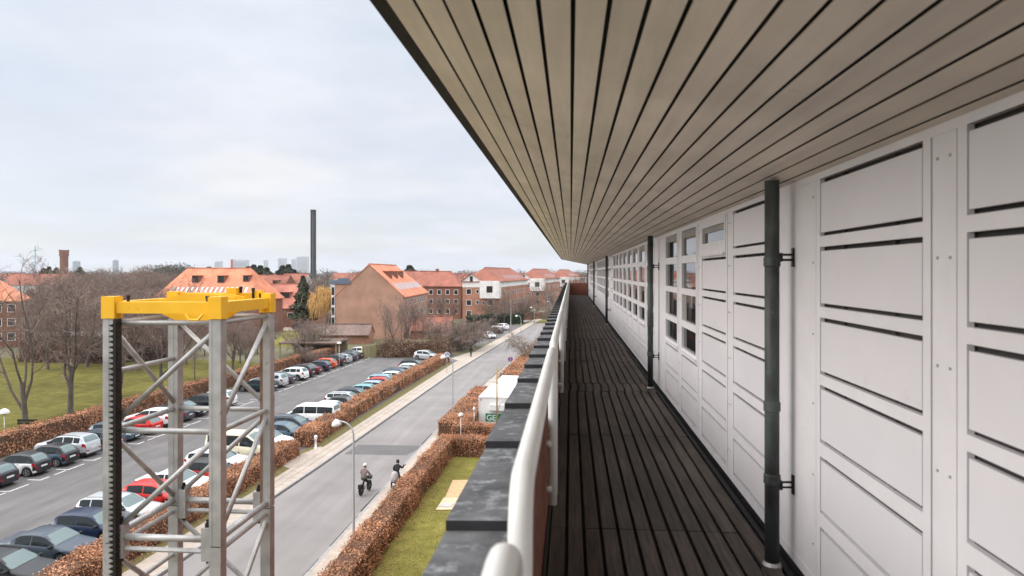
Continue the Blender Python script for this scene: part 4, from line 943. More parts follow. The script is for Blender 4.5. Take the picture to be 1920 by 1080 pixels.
# ------------------------------------------------------------------ far things on the horizon
ch = empty('factory_chimney', far(587.5, 900), R(10), label='very tall dark chimney on the horizon', cat='chimney')
mb = MB(); mb.box((-3.1, -3.1, 0), (3.1, 3.1, 94)); mb.build('shaft', M['chimney'], ch); mb = MB(); mb.box((-3.25, -3.25, 94), (3.25, 3.25, 96)); mb.build('cap', M['black'], ch)
mb = MB(); mb.box((-.4, -3.3, 0), (.4, -3.1, 93)); mb.build('ladder_duct', M['zinc'], ch)
tw = empty('water_tower', far(120, 600), 0, label='square brick tower with a wider crown above the trees on the left', cat='tower')
mb = MB(); mb.prism([(3.4 * math.cos(a), 3.4 * math.sin(a)) for a in [math.pi / 8 + k * math.pi / 4 for k in range(8)]], 0, 28); mb.build('shaft', M['brick_dark'], tw)
mb = MB(); mb.prism([(3.9 * math.cos(a), 3.9 * math.sin(a)) for a in [math.pi / 8 + k * math.pi / 4 for k in range(8)]], 28, 32.6)
for k in range(8): a = k * math.pi / 4; mb.cbox((3.3 * math.cos(a), 3.3 * math.sin(a), 33.0), (1.1, 1.1, .8))
mb.build('crown', M['brick_dark'], tw)
ms = empty('radio_mast', far(66, 1500), 0, label='thin pale blue lattice mast beside the pale stemmed tree', cat='mast')
mb = MB()
for (x, y) in ((-1.1, -1.1), (1.1, -1.1), (1.1, 1.1), (-1.1, 1.1)): mb.bar((x, y, 0), (x * .4, y * .4, 72), .5, .5)
for k in range(18): z = k * 4; s = 1.1 - .66 * z / 72; mb.bar((-s, -s, z), (s, -s, z + 4), .3, .3); mb.bar((s, s, z), (-s, s, z + 4), .3, .3)
M['mastblue'] = pm('pale blue paint', (0.30, 0.50, 0.62), .6, .05); mb.build('lattice', M['mastblue'], ms)
M['paleblock'] = pm('pale concrete', (0.55, 0.57, 0.60), .8, .06, .05); M['redblock'] = pm('red cladding', (0.45, 0.13, 0.12), .8, .1, .05); M['duskwin'] = pm('window bands', (0.33, 0.36, 0.41), .5, .1, .05)
def tower_block(px0, px1, ytop, d, label, mat='paleblock', end=None, group='pale high blocks on the skyline'):
    a = far(px0, d); Wd = (px1 - px0) / F_PX * d; H_ = EYE + (HZ - ytop) / F_PX * d
    b = empty('high_block', a, YAW, label=label, cat='high-rise block', group=group); mb = MB(); mb.box((0, 0, 0), (Wd, 14, H_)); mb.build('wall', M[mat], b)
    g = MB(); z = 4.0
    while z < H_ - 3: g.box((1.5, -.15, z), (Wd - 1.5, 0.0, z + 1.3)); z += 3.0
    g.build('window_bands', M['duskwin'], b)
    g = MB(); g.box((Wd * .4, 4, H_), (Wd * .6, 9, H_ + 3)); g.build('plant_room', M[mat], b)
    if end: g = MB(); g.box((-5.5, -.3, 0), (0, 14, H_ + 1)); g.build('end_wall', M[end], b)
tower_block(437, 463, 487, 1600, 'pale slab block with a red end wall on the skyline', end='redblock')
tower_block(402, 414, 490, 1900, 'small pale block left of the red ended slab')
tower_block(521, 535, 484, 2100, 'pale tower between the two pine groups')
tower_block(546, 556, 485, 2200, 'narrow pale block left of the widest skyline block'); tower_block(556, 577, 481, 2000, 'widest pale block on the skyline, beside the tall chimney')
tower_block(211, 218, 488, 2300, 'tiny grey tower on the skyline above the trees on the left', 'duskwin')
tower_block(136, 146, 490, 2300, 'small blue grey block just right of the brick tower', 'duskwin')
tower_block(494, 499, 488, 1700, 'thin pale tower behind the left pine group')
# roofs of the town between the trees
GZ = 'distant red roofed houses in the trees'; rz_ = random.Random(11); first = None
hp = []
for i in range(30):
    px = rz_.uniform(-60, 1090); d = rz_.uniform(300, 620); hp.append((px, d if not 170 < px < 345 else d + 300))
proto_h = {}
for i, (px, d) in enumerate(hp):
    k = i % 3
    if k not in proto_h:
        proto_h[k] = house('distant_house', far(px, d), 0, 10, (18, 26, 14)[k], (8, 8.6, 7)[k], (12.6, 13.2, 11.4)[k], 'red roofed house half hidden among the distant trees', ('brick_dark', 'plaster', 'brick_org')[k], ('tile_red', 'tile_red', 'tile_org')[k], (0, 0), group=GZ)
        o = proto_h[k]
    else: o = copy_tree(proto_h[k])
    o.location = far(px, d); o.rotation_euler = (0, 0, R(90) + YAW + rz_.uniform(-.6, .6))

# ------------------------------------------------------------------ cars
def lerp(a, b, t): return a + (b - a) * t
def interp(x, tab): return float(np.interp(x, [p[0] for p in tab], [p[1] for p in tab]))
# top profile: (fraction of length from the tail, height fraction of the full height)
CAR = {
 'hatch':  dict(L=4.05, W=1.74, H=1.47, top=[(0, .40), (.012, .62), (.03, .66), (.11, .90), (.17, .965), (.34, 1.0), (.52, .985), (.60, .94), (.745, .665), (.80, .64), (.93, .57), (.98, .50), (1, .40)], roof=(.17, .585), cowl=.745, hatch=(.035, .15), belt=[(0, .64), (.2, .645), (.75, .60), (1, .5)], sw=[(.15, .395), (.415, .70)]),
 'small':  dict(L=3.55, W=1.63, H=1.49, top=[(0, .42), (.012, .60), (.04, .66), (.14, .90), (.20, .965), (.38, 1.0), (.54, .98), (.61, .93), (.76, .66), (.82, .63), (.94, .56), (.985, .48), (1, .38)], roof=(.2, .60), cowl=.76, hatch=(.045, .18), belt=[(0, .62), (.2, .63), (.76, .60), (1, .5)], sw=[(.2, .42), (.44, .72)]),
 'estate': dict(L=4.65, W=1.80, H=1.46, top=[(0, .42), (.01, .62), (.02, .66), (.07, .90), (.12, .965), (.34, 1.0), (.50, .985), (.57, .94), (.71, .665), (.76, .635), (.93, .56), (.98, .49), (1, .38)], roof=(.12, .555), cowl=.71, hatch=(.025, .11), belt=[(0, .655), (.2, .65), (.72, .60), (1, .5)], sw=[(.08, .22), (.235, .41), (.425, .665)]),
 'suv':    dict(L=4.45, W=1.86, H=1.66, top=[(0, .40), (.01, .60), (.025, .68), (.09, .91), (.14, .97), (.34, 1.0), (.50, .985), (.57, .945), (.715, .69), (.77, .665), (.93, .60), (.98, .52), (1, .40)], roof=(.14, .555), cowl=.715, hatch=(.03, .12), belt=[(0, .68), (.2, .675), (.72, .64), (1, .55)], sw=[(.12, .23), (.245, .42), (.435, .675)], skirt=True),
 'sedan':  dict(L=4.65, W=1.80, H=1.44, top=[(0, .42), (.01, .60), (.02, .665), (.12, .69), (.19, .73), (.31, .95), (.37, .985), (.45, 1.0), (.54, .985), (.60, .94), (.735, .67), (.78, .64), (.93, .565), (.98, .49), (1, .38)], roof=(.36, .585), cowl=.735, hatch=(.19, .33), belt=[(0, .66), (.2, .655), (.74, .605), (1, .5)], sw=[(.27, .44), (.455, .69)]),
 'van':    dict(L=4.95, W=1.95, H=1.92, top=[(0, .35), (.006, .60), (.012, .72), (.035, .93), (.06, .975), (.3, 1.0), (.66, .99), (.73, .955), (.845, .66), (.88, .625), (.955, .54), (.985, .46), (1, .36)], roof=(.06, .71), cowl=.845, hatch=(.014, .045), belt=[(0, .60), (.5, .59), (.85, .56), (1, .5)], sw=[(.045, .33), (.34, .57), (.585, .80)]),
 'camper': dict(L=4.9, W=1.80, H=2.15, top=[(0, .32), (.006, .58), (.012, .70), (.03, .93), (.06, .975), (.3, 1.0), (.62, .995), (.70, .95), (.80, .78), (.87, .60), (.90, .565), (.97, .50), (.99, .44), (1, .34)], roof=(.06, .68), cowl=.875, hatch=(.014, .04), belt=[(0, .58), (.5, .56), (.87, .52), (1, .45)], sw=[(.06, .30), (.33, .56), (.58, .82)]),
}
PAINT = {}
def paint(nm, c, metal=0.0):
    if nm not in PAINT: PAINT[nm] = pm(nm + ' car paint', c, 0.30, 0.03, 0.8, metal=metal, spec=0.35, coat=0.22)
    return PAINT[nm]
COLS = {'white': ((.76, .76, .77), 0), 'silver': ((.50, .52, .54), .35), 'slate grey': ((.05, .066, .09), .2), 'black': ((.012, .012, .014), 0), 'navy blue': ((.012, .022, .055), .1), 'red': ((.50, .018, .014), 0),
        'orange red': ((.60, .085, .02), 0), 'pale teal': ((.20, .40, .42), .2), 'light blue': ((.32, .50, .60), .2), 'cream': ((.66, .60, .46), 0), 'blue grey': ((.075, .12, .17), .2), 'dark red': ((.11, .014, .022), .1),
        'dark green': ((.008, .028, .03), .1), 'charcoal': ((.020, .023, .028), .1), 'silver blue': ((.34, .42, .52), .3), 'grey': ((.26, .28, .30), .3)}
def car_proto(kind):
    c = CAR[kind]; L, W_, H_ = c['L'], c['W'], c['H']; wr = .315 if kind in ('hatch', 'small', 'sedan', 'estate') else .345
    xw = (L * .185 if kind != 'van' else L * .2, L * .80 if kind != 'small' else L * .82); Ra = wr + .055
    def ztop(x): return interp(x / L, c['top']) * H_
    def belt(x): return interp(x / L, c['belt']) * H_
    def halfw(x):
        e = min(x, L - x); t = min(e / .75, 1); return W_ / 2 * (1 - .20 * (1 - t) ** 2.4)
    def bottom(x):
        e = min(x, L - x); zb = .20 + .12 * max(0, 1 - e / .35)
        for q in xw:
            if abs(x - q) < Ra: zb = max(zb, wr + math.sqrt(max(Ra * Ra - (x - q) ** 2, 0)))
        return zb
    def section(x):
        w = halfw(x); zt_ = ztop(x); zs_ = min(belt(x), zt_ - .035); zb = bottom(x); g = max(0, min((zt_ - zs_) / (.34 * H_), 1))
        z1 = lerp(zb, zs_, .25); z2 = lerp(zb, zs_, .62)
        wroof = w * lerp(.93, .77 if kind not in ('van', 'camper') else .86, g)
        zr_ = lerp(zs_, zt_, .88 if g > .3 else .6)
        return [(w * .93, zb), (w * .99, z1), (w, z2), (w * .965, zs_ - .01), (w * .945, zs_ + .012), (wroof, zr_), (wroof * .86, lerp(zr_, zt_, .72)), (wroof * .45, lerp(zr_, zt_, .96)), (0, zt_)]
    xs = set(np.linspace(0, L, 46)); 
    for q in xw:
        for k in range(-8, 9): xs.add(q + Ra * math.sin(k / 8 * math.pi / 2) * .9999)
    for p in c['top']: xs.add(p[0] * L)
    xs = sorted(xs); xs = [x for i, x in enumerate(xs) if i == 0 or x - xs[i - 1] > .004]
    mb = MB(); vs = []; n = 17
    for x in xs:
        s = section(x); vs += [(x - L / 2, y, z) for y, z in s] + [(x - L / 2, -y, z) for y, z in s[-2::-1]]
    fs = [(i * n + j, (i + 1) * n + j, (i + 1) * n + j + 1, i * n + j + 1) for i in range(len(xs) - 1) for j in range(n - 1)]
    mb.add(vs, fs); mb.f = [tuple(reversed(f)) for f in mb.f]
    k = len(xs) - 1
    mb.add([vs[j] for j in range(n)], [tuple(range(n - 1, -1, -1))]); mb.add([vs[k * n + j] for j in range(n)], [tuple(range(n))])
    if c.get('skirt'):
        for i, f in enumerate(mb.f):
            j = f[3] % n if len(f) == 4 else None
            if j in (0, 15): mb.m[i] = 1
    root = empty('parked_car')
    body = mb.build('body', [M['frame'], M['trim']], root, smooth=True)
    body.data.set_sharp_from_angle(angle=R(38)) if hasattr(body.data, 'set_sharp_from_angle') else None
    # underside and arches
    m = MB(); m.box((-L / 2 + .15, -W_ / 2 + .16, .18), (L / 2 - .15, W_ / 2 - .16, .62 * H_ * .6)); m.build('underbody', M['trim'], root)
    for i, q in enumerate(xw):
        for sg in (1, -1):
            Mx = Matrix.Translation((q - L / 2, sg * (W_ / 2 - .11), wr)) @ Matrix.Rotation(R(90) * sg, 4, 'X') @ Matrix.Rotation(math.pi, 4, 'X')
            m = MB(); m.lathe([(wr * .6, -.10), (wr * .9, -.10), (wr, -.07), (wr, .065), (wr * .93, .09), (wr * .68, .085)], 20, M=Mx); wh = m.build('wheel', M['tyre'], root, smooth=False)
            m = MB(); m.lathe([(wr * .69, .06), (wr * .69, .088), (wr * .62, .088), (wr * .58, .05)], 20, M=Mx)
            for s5 in range(5):
                a = s5 * 2 * math.pi / 5; m.bar(Mx @ Vector((0, 0, .075)), Mx @ Vector((math.cos(a) * wr * .63, math.sin(a) * wr * .63, .075)), .055, .03)
            m.lathe([(.06, .05), (.06, .09)], 10, M=Mx); m.lathe([(wr * .6, .02), (wr * .6, .04)], 16, 1, Mx)
            m.build('rim', [M['rim'], M['tyre']], wh)
    def side_patch(xa, xb, ta, tb, i0, i1, offs, sg, nx=10):
        m = MB(); v = []; 
        for kx in range(nx + 1):
            x = lerp(xa, xb, kx / nx); s = section(x); p, q = s[i0], s[i1]
            for t in (ta, (ta + tb) / 2, tb): v.append((x - L / 2, sg * (lerp(p[0], q[0], t) + offs), lerp(p[1], q[1], t) + offs * .3))
        f = [(a * 3 + b, (a + 1) * 3 + b, (a + 1) * 3 + b + 1, a * 3 + b + 1) for a in range(nx) for b in range(2)]
        if sg > 0: f = [tuple(reversed(q)) for q in f]
        m.add(v, f); return m
    for (xa, xb) in c['sw']:
        for sg in (1, -1): side_patch(xa * L, xb * L, .06, .93, 4, 5, .006, sg).build('side_window', M['carglass'], root, smooth=True)
    def top_patch(xa, xb, frac, offs, nx=8):
        m = MB(); v = []
        for kx in range(nx + 1):
            x = lerp(xa, xb, kx / nx); s = section(x); dzdx = (ztop(x + .01) - ztop(x - .01)) / .02; nn = Vector((-dzdx, 0, 1)).normalized() * offs
            pr = [s[5], s[6], s[7], s[8]]; line = [(-y, z) for y, z in pr] + [(y, z) for y, z in pr[-2::-1]]
            for (y, z) in line: v.append((x - L / 2 + nn.x, y * frac, z + nn.z))
        f = [(a * 7 + b, (a + 1) * 7 + b, (a + 1) * 7 + b + 1, a * 7 + b + 1) for a in range(nx) for b in range(6)]
        m.add(v, f); return m
    top_patch(c['roof'][1] * L + .02, c['cowl'] * L - .05, .95, .008).build('windscreen', M['screenglass'], root, smooth=True)
    top_patch(c['hatch'][0] * L + .01, c['hatch'][1] * L, .88, .010).build('rear_window', M['screenglass'], root, smooth=True)
    for sg in (1, -1):
        m = side_patch(L - .42, L - .06, .30, .92, 2, 3, .008, sg, 6); m.build('headlight', M['headlight'], root, smooth=True)
        tl = (.0, .30, .25, 1.0) if kind not in ('van', 'camper') else (.0, .12, .2, 1.0)
        m = side_patch(.006, tl[1], tl[2], tl[3], 2, 3, .008, sg, 6)
        s = section(.0); z0_, z1_ = lerp(s[2][1], s[3][1], .25), s[3][1]; y0_ = s[2][0]
        ya, yb = sorted((sg * y0_ * .66, sg * y0_ * 1.0)); m.box((-L / 2 - .012, ya, z0_), (-L / 2 + .03, yb, z1_)); m.build('tail_light', M['taillight'], root)
        m = MB(); xm = c['cowl'] * L - .18; s = section(xm)
        m.lathe([(.02, -.11), (.075, -.09), (.085, 0), (.075, .09), (.02, .10)], 8, M=Matrix.Translation((xm - L / 2, sg * (s[4][0] + .10), s[4][1] + .07)) @ Matrix.Rotation(R(90), 4, 'X'))
        m.bar((xm - L / 2 + .03, sg * (s[4][0] - .03), s[4][1] + .03), (xm - L / 2 + .02, sg * (s[4][0] + .1), s[4][1] + .05), .05, .03); m.build('mirror', M['trim'], root, smooth=True)
    m = MB(); m.box((-L / 2 - .022, -.26, .42 * H_ * .95), (-L / 2 + .02, .26, .42 * H_ * .95 + .11)); m.build('rear_plate', M['plate'], root)
    m = MB(); m.box((L / 2 - .03, -.26, .36), (L / 2 + .012, .26, .47)); m.build('front_plate', M['plate'], root)
    m = MB(); m.box((L / 2 - .05, -W_ * .27, .30), (L / 2 + .006, W_ * .27, .36 * H_)); m.box((-L / 2 - .008, -W_ * .36, .24), (-L / 2 + .05, W_ * .36, .34)); m.build('bumper_grille', M['trim'], root)
    m = MB()                                                # door joints and handles
    for xf in sorted({(a[1] + b[0]) / 2 for a, b in zip(c['sw'][:-1], c['sw'][1:])} | {c['sw'][-1][1] + .012}):
        for sg in (1, -1):
            x = xf * L
            if any(abs(x - q) < Ra + .02 for q in xw): continue
            s = section(x); m.add([(x - L / 2 - .006, sg * (y + .003), z) for y, z in s[1:4]] + [(x - L / 2 + .006, sg * (y + .003), z) for y, z in s[1:4]], [(0, 1, 4, 3), (1, 2, 5, 4)])
            m.box((x - L / 2 - .30, sg * s[3][0] * .995 - .012, s[3][1] - .085), (x - L / 2 - .14, sg * s[3][0] * .995 + .014, s[3][1] - .055))
    m.build('door_trim', M['trim'], root)
    if kind in ('estate', 'suv'):
        for sg in (1, -1):
            m = MB(); pts = []
            for f_ in (.14, .2, .3, .4, .5, .54): q = section(f_ * L); pts.append((f_ * L - L / 2, sg * q[6][0] * .97, q[6][1] + .035))
            m.tube(pts, .016, 6); m.build('roof_rail', M['trim'], root)
    return root
cproto = {}; cused = set(); bodies = {}
def car(kind, colour, x, y, rz, label, group, cat='car', roofcol=None):
    if kind not in cproto: cproto[kind] = car_proto(kind)
    o = cproto[kind] if kind not in cused else copy_tree(cproto[kind]); cused.add(kind)
    o.location = (x, y, 0.005); o.rotation_euler = (0, 0, rz)
    if kind in ('van', 'camper'): o.name = 'parked_van'
    bod = [c for c in o.children if c.name.startswith('body')][0]; key = (kind, colour, roofcol)
    if key not in bodies:
        me = bod.data if not any(k[0] == kind for k in bodies) else bod.data.copy()
        me.materials[0] = paint(colour, *COLS[colour])
        if roofcol:
            me.materials.append(paint(roofcol, *COLS[roofcol])); k = len(me.materials) - 1; L = CAR[kind]['L']
            zr = CAR[kind]['H'] * .60
            for p in me.polygons:
                if p.center.z > zr or (p.center.x < -L / 2 + .22 and p.center.z > .45) or (p.center.x > L * .27 and abs(p.center.y) < .6 and p.center.z > .75): p.material_index = k
        bodies[key] = me
    bod.data = bodies[key]
    return tag(o, label, cat, group)
TH = math.atan(SL)
KN = {'hatch': 'hatchback', 'small': 'small hatchback', 'estate': 'estate car', 'suv': 'tall crossover car', 'sedan': 'saloon car', 'van': 'minibus', 'camper': 'high roofed van'}
# left row: noses to the park hedge unless turned
GL = 'cars parked along the park hedge'
left = [(-1, 'hatch', 'charcoal', 0), (0, 'hatch', 'charcoal', 0), (1, 'small', 'white', 0, 'black'), (2, 'small', 'blue grey', 0), (3, 'suv', 'silver', 0), (4, 'estate', 'slate grey', 0), (5, 'hatch', 'blue grey', 1), (6, 'hatch', 'red', 0), (7, 'suv', 'white', 0),
        (8, 'hatch', 'slate grey', 0), (9, 'sedan', 'black', 1), (10, 'suv', 'charcoal', 0), (11, 'suv', 'white', 0, None)]
far_l = [('sedan', 'dark green', 0), ('suv', 'silver', 0), ('sedan', 'slate grey', 0), ('suv', 'white', 0), ('suv', 'black', 0), ('sedan', 'dark red', 0), ('hatch', 'navy blue', 0), ('hatch', 'orange red', 0), ('suv', 'charcoal', 0), ('estate', 'silver', 0), ('hatch', 'slate grey', 0), ('sedan', 'charcoal', 0), ('suv', 'white', 0)]
rowL = [(40.6 - 1.2 + 2.43 * (l[0] + 1), *l[1:]) for l in left] + [(77.6 + 2.72 * i, *l) for i, l in enumerate(far_l)]
right = [(26.1, 'hatch', 'silver', 0), (28.6, 'estate', 'black', 0), (31.2, 'sedan', 'slate grey', 0), (33.8, 'hatch', 'navy blue', 0), (36.5, 'estate', 'silver', 0), (39.0, 'hatch', 'red', 0), (41.3, 'sedan', 'white', 0), (43.7, 'small', 'red', 0), (46.2, 'estate', 'white', 0),
         (49.0, 'camper', 'cream', 0), (52.2, 'hatch', 'white', 0), (55.2, 'sedan', 'blue grey', 0), (57.8, 'estate', 'slate grey', 0), (61.0, 'van', 'white', 1), ] + [(64.6 + 2.5 * i, *q) for i, q in enumerate([('hatch', 'white', 0), ('small', 'silver', 0), ('estate', 'silver', 0), ('estate', 'slate grey', 0), ('hatch', 'pale teal', 0), ('hatch', 'silver blue', 0), ('hatch', 'red', 0), ('estate', 'light blue', 0), ('hatch', 'white', 0), ('estate', 'blue grey', 0), ('sedan', 'grey', 0), ('hatch', 'white', 0), ('suv', 'charcoal', 0)])]
rc = random.Random(12)
def nm(r): return r[2] + ' ' + KN[r[1]].replace('tall ', '').replace('small ', '').replace(' car', '')
seen = set()
for row, grp, where, x0 in ((rowL, GL, 'by the park hedge', -36.25), (right, 'cars parked nose to the street hedge', 'by the street hedge', -25.4)):
    for i, r in enumerate(row):
        y, kind, colour, flip = r[:4]; rcol = r[4] if len(r) > 4 else None
        L = CAR[kind]['L']
        base = f"{colour}{' and ' + rcol if rcol else ''} {KN[kind]}"
        if i == 0: lab = f'{base} {where}, nearest end of its row'
        elif i == len(row) - 1: lab = f'{base} {where}, last before the far end'
        else: lab = f'{base} {where}, between {nm(row[i - 1])} and {nm(row[i + 1])}'
        if lab in seen: print('DUP', lab)
        seen.add(lab)
        if len(lab.split()) > 16: print('LONG', lab)
        if row is rowL:
            x = lx(x0, y) - L / 2 + rc.uniform(-.25, .2); rz = math.pi - TH if not flip else -TH
        else:
            x = lx(-22.35, y) - L / 2 - (0.25 if flip else 0) + rc.uniform(-.3, .1); rz = -TH if not flip else math.pi - TH
            if y > 60: x += 0.4
        car(kind, colour, x, y + rc.uniform(-.12, .12), rz + R(rc.uniform(-1.2, 1.2)), lab, grp, cat='van' if kind in ('van', 'camper') else 'car', roofcol=rcol)
p = ground(800, 674); car('hatch', 'silver', p.x, p.y, R(-14), 'silver hatchback standing alone across the far end of the car park', None)
GFc = 'cars on the street forecourt'
p = ground(928, 625); car('hatch', 'black', p.x, p.y, R(-35) + math.pi, 'black hatchback parked across the street forecourt between two white cars', GFc)
p = ground(938, 619); car('suv', 'white', p.x, p.y, R(-35) + math.pi, 'white crossover car behind the black hatchback on the street forecourt', GFc)
p = ground(917, 634); car('hatch', 'white', p.x, p.y, R(-60), 'white hatchback half hidden by the green hedge block on the forecourt', GFc)
p = ground(566, 617); car('estate', 'black', p.x, p.y, R(6), 'dark estate car parked on the yard beyond the carport', None)

# ------------------------------------------------------------------ street furniture
def street_lamp(loc, rz, label, h=6.45, reach=0.95, group='curved grey street lamps'):
    root = empty('street_lamp', loc, rz, label=label, cat='street lamp', group=group)
    hb = h - .75; pts = [(0, 0, -.1), (0, 0, .9), (0, 0, 2.5), (0, 0, hb)]
    for k in range(1, 9): a = k / 8 * R(100); pts.append((-(reach * .72) * (1 - math.cos(a)), 0, hb + .75 * math.sin(a)))
    m = MB(); m.tube(pts, [.07, .07, .055, .048] + [.04] * 8, 10); m.build('pole', M['lampgrey'], root, smooth=True)
    e = Vector(pts[-1]); m = MB(); m.lathe([(.03, .12), (.07, .10), (.15, .04), (.22, -.06), (.255, -.19), (.24, -.20)], 16, M=Matrix.Translation((e.x - .10, 0, e.z)) @ Matrix.Rotation(R(-8), 4, 'Y')); sh_ = m.build('lamp_shade', M['lampwhite'], root, smooth=True)
    m = MB(); m.lathe([(.0, -.26), (.12, -.25), (.19, -.20), (.20, -.19)], 12, M=Matrix.Translation((e.x - .10, 0, e.z))); m.build('bulb_cover', M['greywhite'], sh_, smooth=True)
    return root
street_lamp(ground(663, 1030), 0, 'nearest curved street lamp, beside the two cyclists')
street_lamp(ground(849, 802), 0, 'curved street lamp left of the small path lamp and the white box')
street_lamp(ground(977, 646), R(4), 'curved street lamp at the corner before the lawn, beside the pale bush', h=5.6)
for (px, py, h, lab) in ((1002, 606, 4.4, 'white headed lamp by the footpath before the second white block'), (1032, 590, 4.4, 'white headed lamp at the far end of the lawn path')):
    street_lamp(ground(px, py), R(8), lab, h=h, group='lamps along the lawn path')
def path_lamp(loc, h, label, r=.22, dome=1.0):
    root = empty('path_lamp', loc, 0, label=label, cat='path lamp'); m = MB(); m.tube([(0, 0, -.1), (0, 0, h)], [.035, .03], 8); m.build('post', M['lampwhite'], root, smooth=True)
    m = MB(); m.lathe([(.05, -.16), (.12, -.15), (.12, -.02)], 14, 1, Matrix.Translation((0, 0, h))); m.lathe([(r, -.04), (r * 1.02, 0), (r * .8, .13 * dome), (r * .4, .2 * dome), (.01, .22 * dome)], 18, 0, Matrix.Translation((0, 0, h))); m.build('lamp_head', [M['lampwhite'], M['lampgrey']], root, smooth=True)
path_lamp(ground(864, 830), 2.25, 'small white path lamp standing at the end of the hedge block', .2)
path_lamp(ground(8, 829) , 2.4, 'white mushroom shaped lamp behind the left hedge at the photo edge', .40, 1.7)
path_lamp(ground(889, 810), 2.0, 'thin white path lamp against the front corner of the white box', .12)
path_lamp(ground(636, 690), 3.6, 'white globe lamp before the brick shed', .32)
# round no-parking signs
def sign(loc, h, label, turn, red):
    root = empty('traffic_sign', loc, turn, label=label, cat='traffic sign'); m = MB(); m.tube([(0, 0, -.1), (0, 0, h)], .03, 8); m.build('post', M['lampgrey'], root, smooth=True)
    m = MB(); RX_ = Matrix.Translation((0, 0, h - .3)) @ Matrix.Rotation(R(90), 4, 'X'); m.lathe([(.36, -.008), (.36, .008)], 28, 0, RX_); m.lathe([(.35, .008), (.35, .012)], 28, 1, RX_); m.lathe([(.275, .012), (.275, .016)], 28, 2, RX_)
    a, b = Vector((-.2, -.02, h - .1)), Vector((.2, -.02, h - .5)); m.bar(a, b, .012, .07, 1)
    m.build('sign_disc', [M['signwhite'], M['signred'] if red else M['signwhite'], M['signblue']], root)
sign(ground(957, 706), 2.6, 'round blue and red no parking sign on the right of the street', R(3), True)
sign(ground(838, 700), 2.9, 'round blue sign with a white rim above the long hedge by the curved lamp', R(3), False)
mk = empty('marker_post', ground(592, 841), 0, label='short white marker post with a round cap at the hedge gap', cat='marker post')
m = MB(); m.lathe([(.16, 0), (.16, .05), (.09, .10), (.075, .72), (.12, .74), (.12, .80), (.10, .84)], 14); m.build('post', M['signwhite'], mk, smooth=True)
m = MB(); m.lathe([(.10, .84), (.135, .90), (.12, 1.0), (.05, 1.06), (.01, 1.07)], 14); m.build('cap', M['signwhite'], mk, smooth=True)
bn = empty('park_bench', ground(52, 812), R(4), label='black bench on the lawn just behind the long hedge', cat='bench')
m = MB(); m.box((-.9, -.05, .75), (.9, 0, .95)); m.box((-.9, -.05, 1.0), (.9, 0, 1.2)); m.build('backrest', M['black'], bn); m = MB(); m.box((-.9, .05, .42), (.9, .5, .47)); m.build('seat', M['black'], bn)
for s in (-.75, .75):
    m = MB(); m.box((s - .03, -.04, 0), (s + .03, .0, 1.2)); m.box((s - .03, .42, 0), (s + .03, .46, .42)); m.build('leg', M['black'], bn)
# board sheets on the lawn
c1 = [ground(*q) for q in ((851, 901), (905, 901), (890, 940), (831, 941))]
pz = (Vector((0, 0, .03)));
def board(pts, z, mat, label):
    cc = sum(pts, Vector()) / len(pts); m = MB(); m.prism([(p.x - cc.x, p.y - cc.y) for p in pts], .0, .025)
    o = m.build('board_sheet', M[mat]); o.location = (cc.x, cc.y, z); tag(o, label, 'board', 'board sheets laid on the lawn')
board([ground(*q) for q in ((849, 901), (915, 901), (896, 939), (832, 939))], .022, 'plywood', 'tan board sheet lying on the lawn below the balcony')
board([ground(*q) for q in ((832, 935), (900, 935), (893, 957), (817, 958))], .05, 'plywood2', 'paler board sheet with a grey piece, lapping the tan one on the lawn')
board([ground(*q) for q in ((829, 946), (850, 946), (846, 953), (821, 953))], .078, 'greywhite', 'small grey white scrap lying on the paler board')
# white box bodies, pole and cables beside the building
bx = empty('white_container', ground(897, 797), 0, label='large white box container with a green sign on its end', cat='container'); bx.location = (-8.35, 61.8, 0); bx.rotation_euler.z = -TH
m = MB(); m.box((0, 0, .18), (4.4, 7.3, 2.62)); m.build('body', M['truckwhite'], bx); m = MB(); m.box((.05, .05, 0), (4.3, 7.2, .175)); m.build('base', M['galv'], bx)
m = MB()
for x in (.0, 4.34): m.box((x - .02, -.03, .18), (x + .08, 0.04, 2.64))
m.box((.08, -.03, 2.5), (4.32, 0.0, 2.64)); m.box((-.02, .05, 2.56), (.06, 7.3, 2.64)); m.build('corner_trim', M['frame'], bx)
m = MB(); m.cbox((.18, -.02, 2.4), (.14, .05, .14)); m.build('corner_fitting', M['galv'], bx)
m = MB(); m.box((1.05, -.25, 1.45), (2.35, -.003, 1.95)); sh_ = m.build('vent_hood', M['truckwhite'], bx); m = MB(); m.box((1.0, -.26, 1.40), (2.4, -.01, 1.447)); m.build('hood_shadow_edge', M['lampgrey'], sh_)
m = MB(); m.box((.62, -.018, .40), (2.6, -.003, 1.12)); sg_ = m.build('sign_panel', M['signgreen'], bx)
def text(s, size, loc, rot, mat, parent, name='lettering', ext=.004):
    cu = bpy.data.curves.new(name, 'FONT'); cu.body = s; cu.size = size; cu.extrude = ext; cu.offset = 0.012
    o = bpy.data.objects.new(name, cu); COL.objects.link(o); o.location = loc; o.rotation_euler = rot
    dg = bpy.context.evaluated_depsgraph_get(); me = bpy.data.meshes.new_from_object(o.evaluated_get(dg)); bpy.data.objects.remove(o)
    mo = link(name, me, parent, mat); mo.location = loc; mo.rotation_euler = rot; return mo
text('GE', .72, (.70, -.022, .50), (R(90), 0, 0), M['signwhite'], sg_)
b2 = empty('white_container', (-7.75, 70.3, 0), -TH, label='second white box container behind the one with the green sign', cat='container')
m = MB(); m.box((0, 0, .15), (4.2, 4.6, 2.6)); m.build('body', M['truckwhite'], b2); m = MB(); m.box((.4, .02 - .06, .7), (3.8, -.003, 2.3)); m.build('end_panel', M['frame'], b2); m = MB(); m.box((.1, .1, 0), (4, 4.5, .147)); m.build('base', M['galv'], b2)
m = MB()
